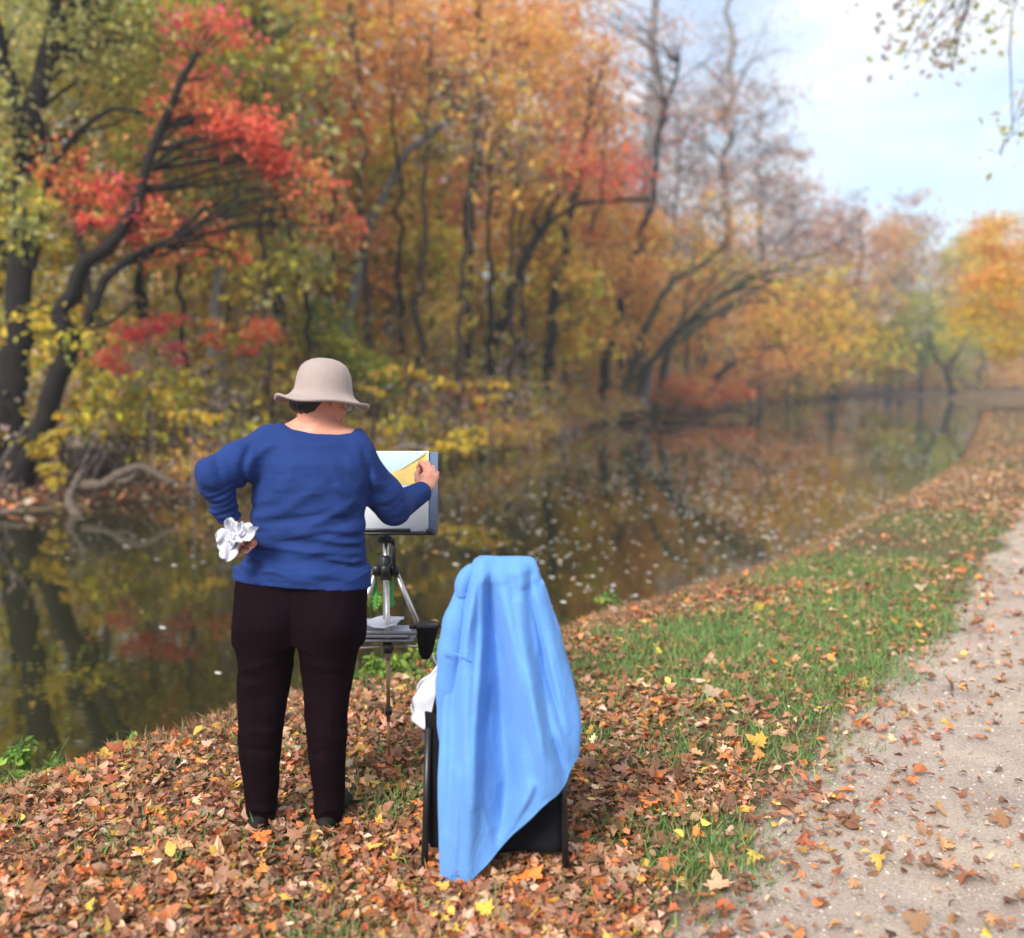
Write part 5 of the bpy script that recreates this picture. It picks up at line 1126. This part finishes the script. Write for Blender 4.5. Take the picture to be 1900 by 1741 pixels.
wood('long thin dead branch lying across the leaf bank at left', 'fallen_branch', 'branch', [([(112,870,17),(140,850,17.1),(165,842,17.2),(215,840,17.2),(250,832,17.3),(275,825,17.4)], .05, .025), ([(165,842,17.2),(200,850,17),(225,866,16.9)], .03, .015)], B_brown, 3)
wood('tangle of dark roots and sticks under the curved log', 'root_tangle', 'roots', [([(120+i*22,905-((i*37)%23),16.8),(150+i*20,868+((i*13)%17),16.9),(190+i*15,885-((i*29)%31),16.7)], .028, .012) for i in range(8)], B_dark, 4)
wood('dark fallen branches lying on the water below the coral shrub', 'fallen_branch', 'branch', [([(1062,770,47),(1110,783,46),(1170,792,44.5),(1230,787,45.5)], .16, .05), ([(1110,783,46),(1160,770,46.5),(1230,765,47),(1290,772,48)], .12, .04), ([(1150,788,45),(1200,775,46),(1260,756,47)], .09, .04), ([(1190,790,44.5),(1215,806,40),(1245,812,38)], .06, .03), ([(1230,782,46),(1290,786,45.5),(1330,774,47)], .08, .03), ([(1290,772,48),(1360,762,52),(1410,775,50)], .09, .03)], B_dark, 5)
wood('thin dark bare branches drooping to the water beyond the arching trunk', 'drooping_branch', 'branch', [([(1340,705,70),(1395,668,70),(1440,645,70),(1475,672,70),(1500,722,70)], .09, .03), ([(1440,645,70),(1500,655,70),(1550,700,70)], .05, .02), ([(1395,668,70),(1440,590,70),(1490,580,70),(1550,640,70)], .05, .02)], B_brown, 6)
wood('small curved stick arching up behind the painting', 'stick', 'stick', [([(732,835,19.4),(755,826,19.4),(785,832,19.4),(806,842,19.4)], .03, .02)], B_twig, 7)
wood('pale log end lying in the water at the left edge', 'floating_log', 'log', [([(-30,950,14.9),(10,951,14.9),(46,947,14.9)], .07, .03)], B_drift, 8)
def twigs_mass():
    q = np.random.default_rng(77); cs = []
    for _ in range(900):
        s = q.random(); x = np.interp(s, (0, .5, 1), (-12, 0, 16)); d = q.uniform(.3, 5); y = np.interp(x, FB[:, 0], FB[:, 1])+d; z = float(gz(x, y)); a = q.uniform(0, 6.28); L_ = q.uniform(.4, 1.9)
        e = np.array([x, y, z])+np.array([math.cos(a)*L_*.6, math.sin(a)*L_*.4, L_*q.uniform(.3, 1)]); m = (np.array([x, y, z])+e)/2+q.normal(0, .12, 3); cs.append(spline([(x, y, z-.02), m, e], 7))
    V, F = tubes(np.array(cs), np.broadcast_to(np.linspace(.014, .004, 7), (len(cs), 7)), 4); mk('brush_twigs', V, F, B_twig, kind='stuff', label='bare grey brush twigs along the far bank', cat='brush')
twigs_mass()
def weeds(label, spots, seed):
    q = np.random.default_rng(seed); L_ = []; Fs = []; Cs = []; off = 0
    for (px, py, Yd, r, n) in spots:
        c = P(px, py, Yd); V, F, cc, _ = leaf_cloud(q, c, np.array([r, r*.6, r*.5])/FPX*Yd, n, 8, .045, 'green', T=T7, TF=T7F); L_.append(V); Fs.append(F+off); off += len(V); Cs.append(cc)
        st = np.array([spline([(c[0]+q.normal(0, .04), Yd+q.normal(0, .04), float(gz(c[0], Yd))-.02), c+q.normal(0, .03, 3), c+q.normal(0, .05, 3)+[0, 0, .03]], 5) for _ in range(8)]); V, F = tubes(st, np.full(st.shape[:2], .003), 3)
        F = np.concatenate([F[:, [0, 1, 2]], F[:, [0, 2, 3]]]); L_.append(V); Fs.append(F+off); off += len(V); Cs.append(np.tile([[.1, .16, .05]], (len(V), 1)))
    mk('bank_weeds', np.concatenate(L_), np.concatenate(Fs), M_leaf, smooth=False, col=np.concatenate(Cs), kind='stuff', label=label, cat='weeds')
weeds('leafy green weeds at the water edge behind the easel', [(670,1262,5.6,30,110),(700,1240,5.6,32,140),(750,1235,5.6,34,150),(795,1215,5.7,34,130),(770,1262,5.5,26,80),(830,1200,5.8,26,90),(700,1110,5.9,18,50),(640,1275,5.5,26,80)], 1)
weeds('dark green weeds on the lip of the near bank at left', [(40,1400,4.75,34,110),(110,1420,4.6,30,80),(20,1450,4.5,30,80),(240,1385,4.8,22,50),(1070,1165,7.0,16,40),(1130,1110,7.6,18,50)], 2)

# slim bare trunks between the big ones
BT = [(208,20,'slim bare trunk beside the forked dark trunk at left'),(345,22,'slim bare trunk behind the flat row of yellow leaves'),(420,24,'slim bare trunk over the raised elbow'),(498,23,'slim bare trunk just left of the hat'),(585,26,'slim grey trunk directly above the hat'),
 (625,25,'slim bare trunk between hat and pale leaning trunk'),(690,27,'slim bare trunk right of the hat'),(742,28,'slim trunk behind the yellow slanting sapling'),(776,29,'slim trunk left of the dark crooked one'),(845,31,'slim trunk touching the tall straight dark trunk'),(905,35,'slim trunk crossing behind the steep leaning trunk'),
 (940,37,'slim trunk under the steep leaning trunk'),(975,40,'slim trunk left of the slim black tree'),(1025,44,'thin grey trunk hugging the slim black tree'),(1085,45,'thin grey trunk left of the S-curved trunk'),(1120,48,'thin trunk behind the foot of the S-curved trunk'),(1168,50,'thin trunk in the fork of the mossy trunks'),
 (1225,52,'thin trunk right of the pale grey one'),(1272,54,'thin trunk seen through the mossy arch base'),(1305,57,'thin trunk under the arching trunk'),(1385,66,'thin trunk under the tip of the arch'),(1425,72,'thin pale trunk beyond the arch'),(1500,80,'thin pale trunk left of the bending orange tree'),(1650,98,'thin grey trunk at the canal end')]
for i, (px, Yd, lab) in enumerate(BT):
    q = np.random.default_rng(i+5000); x = (px-950)/FPX*Yd; fb = np.interp(x, FB[:, 0], FB[:, 1])
    if px > 470:
        for _ in range(6): Yd = np.interp(x, FB[:, 0], FB[:, 1])+.7+(i*1.7) % 3; x = (px-950)/FPX*Yd
    h = q.uniform(7, 11)*(1+.004*Yd); le = q.normal(0, .7); w_ = q.uniform(.06, .11)*(1+.008*Yd)
    pts = [(x+le*t*t+q.normal(0, .05), Yd, float(gz(x, Yd))+h*t) for t in (0, .3, .6, 1)]
    bl = [(np.array(pts[-1])+[0, 0, -h*.12], (1.3, 1.3, h*.2), 160, 9, ['brown', 'gold'] if i % 2 else ['mauve', 'olive'])]
    tree(lab, 'slim_tree', 'tree', [(pts, w_, .03)], bl, [B_brown, B_dark, B_brown][i % 3], .15+.002*Yd, 5100+i, group='slim bare trunks in the wood', twigs=4, sides=7, rtw=.016)
def gravel():
    q = np.random.default_rng(61); n = 26000; Yl = np.where(q.random(n) < .7, q.uniform(2.3, 9, n), q.uniform(5, 25, n)); x = (q.uniform(1100, 2050, n)-950)/FPX*Yl; dp = dpath(x, Yl)
    k = (dp > -.05+.1*q.normal(size=n)) & (dp < 3); x, Yl = x[k], Yl[k]; n = len(x); O = np.array([[1,0,0],[0,1,0],[-1,0,0],[0,-1,0],[0,0,.6],[0,0,-.6]]); OF = np.array([[0,1,4],[1,2,4],[2,3,4],[3,0,4],[1,0,5],[2,1,5],[3,2,5],[0,3,5]])
    p = np.stack([x, Yl, gz(x, Yl)+.001], 1); a = unit(q.normal(size=(n, 3))*[1, 1, .3]); nn = unit(q.normal(size=(n, 3))*.3+[0, 0, 1]); V, F = place(O, OF, p, np.exp(q.normal(-5.6, .4, n))*(1+.03*Yl), a, nn)
    c = tint(q, np.array([(.50, .45, .42), (.34, .29, .27), (.52, .47, .43), (.28, .25, .23), (.42, .33, .27)]), n, None, .15); mk('gravel', V, F, M_litter, smooth=False, col=np.repeat(c, 6, 0), kind='stuff', label='small stones and grit on the pale path', cat='gravel')
gravel()
# ------------------------------------------------------------------ air
def haze():
    x0, x1, y0, y1, z0, z1 = -720, 720, -720, 720, -2.6, 32
    v = np.array([[x, y, z] for x in (x0, x1) for y in (y0, y1) for z in (z0, z1)]); f = np.array([[0, 1, 3, 2], [4, 6, 7, 5], [0, 4, 5, 1], [2, 3, 7, 6], [0, 2, 6, 4], [1, 5, 7, 3]])
    m = bpy.data.materials.new('haze_air'); m.use_nodes = True; t = m.node_tree; t.nodes.clear(); o = N(t, 'ShaderNodeOutputMaterial'); p = N(t, 'ShaderNodeVolumePrincipled')
    p.inputs['Color'].default_value = (.90, .93, 1, 1); p.inputs['Density'].default_value = HAZE; p.inputs['Anisotropy'].default_value = .3; t.links.new(p.outputs[0], o.inputs['Volume'])
    mk('haze', v, f, m, smooth=False, kind='stuff')
HAZE = .0018
haze()
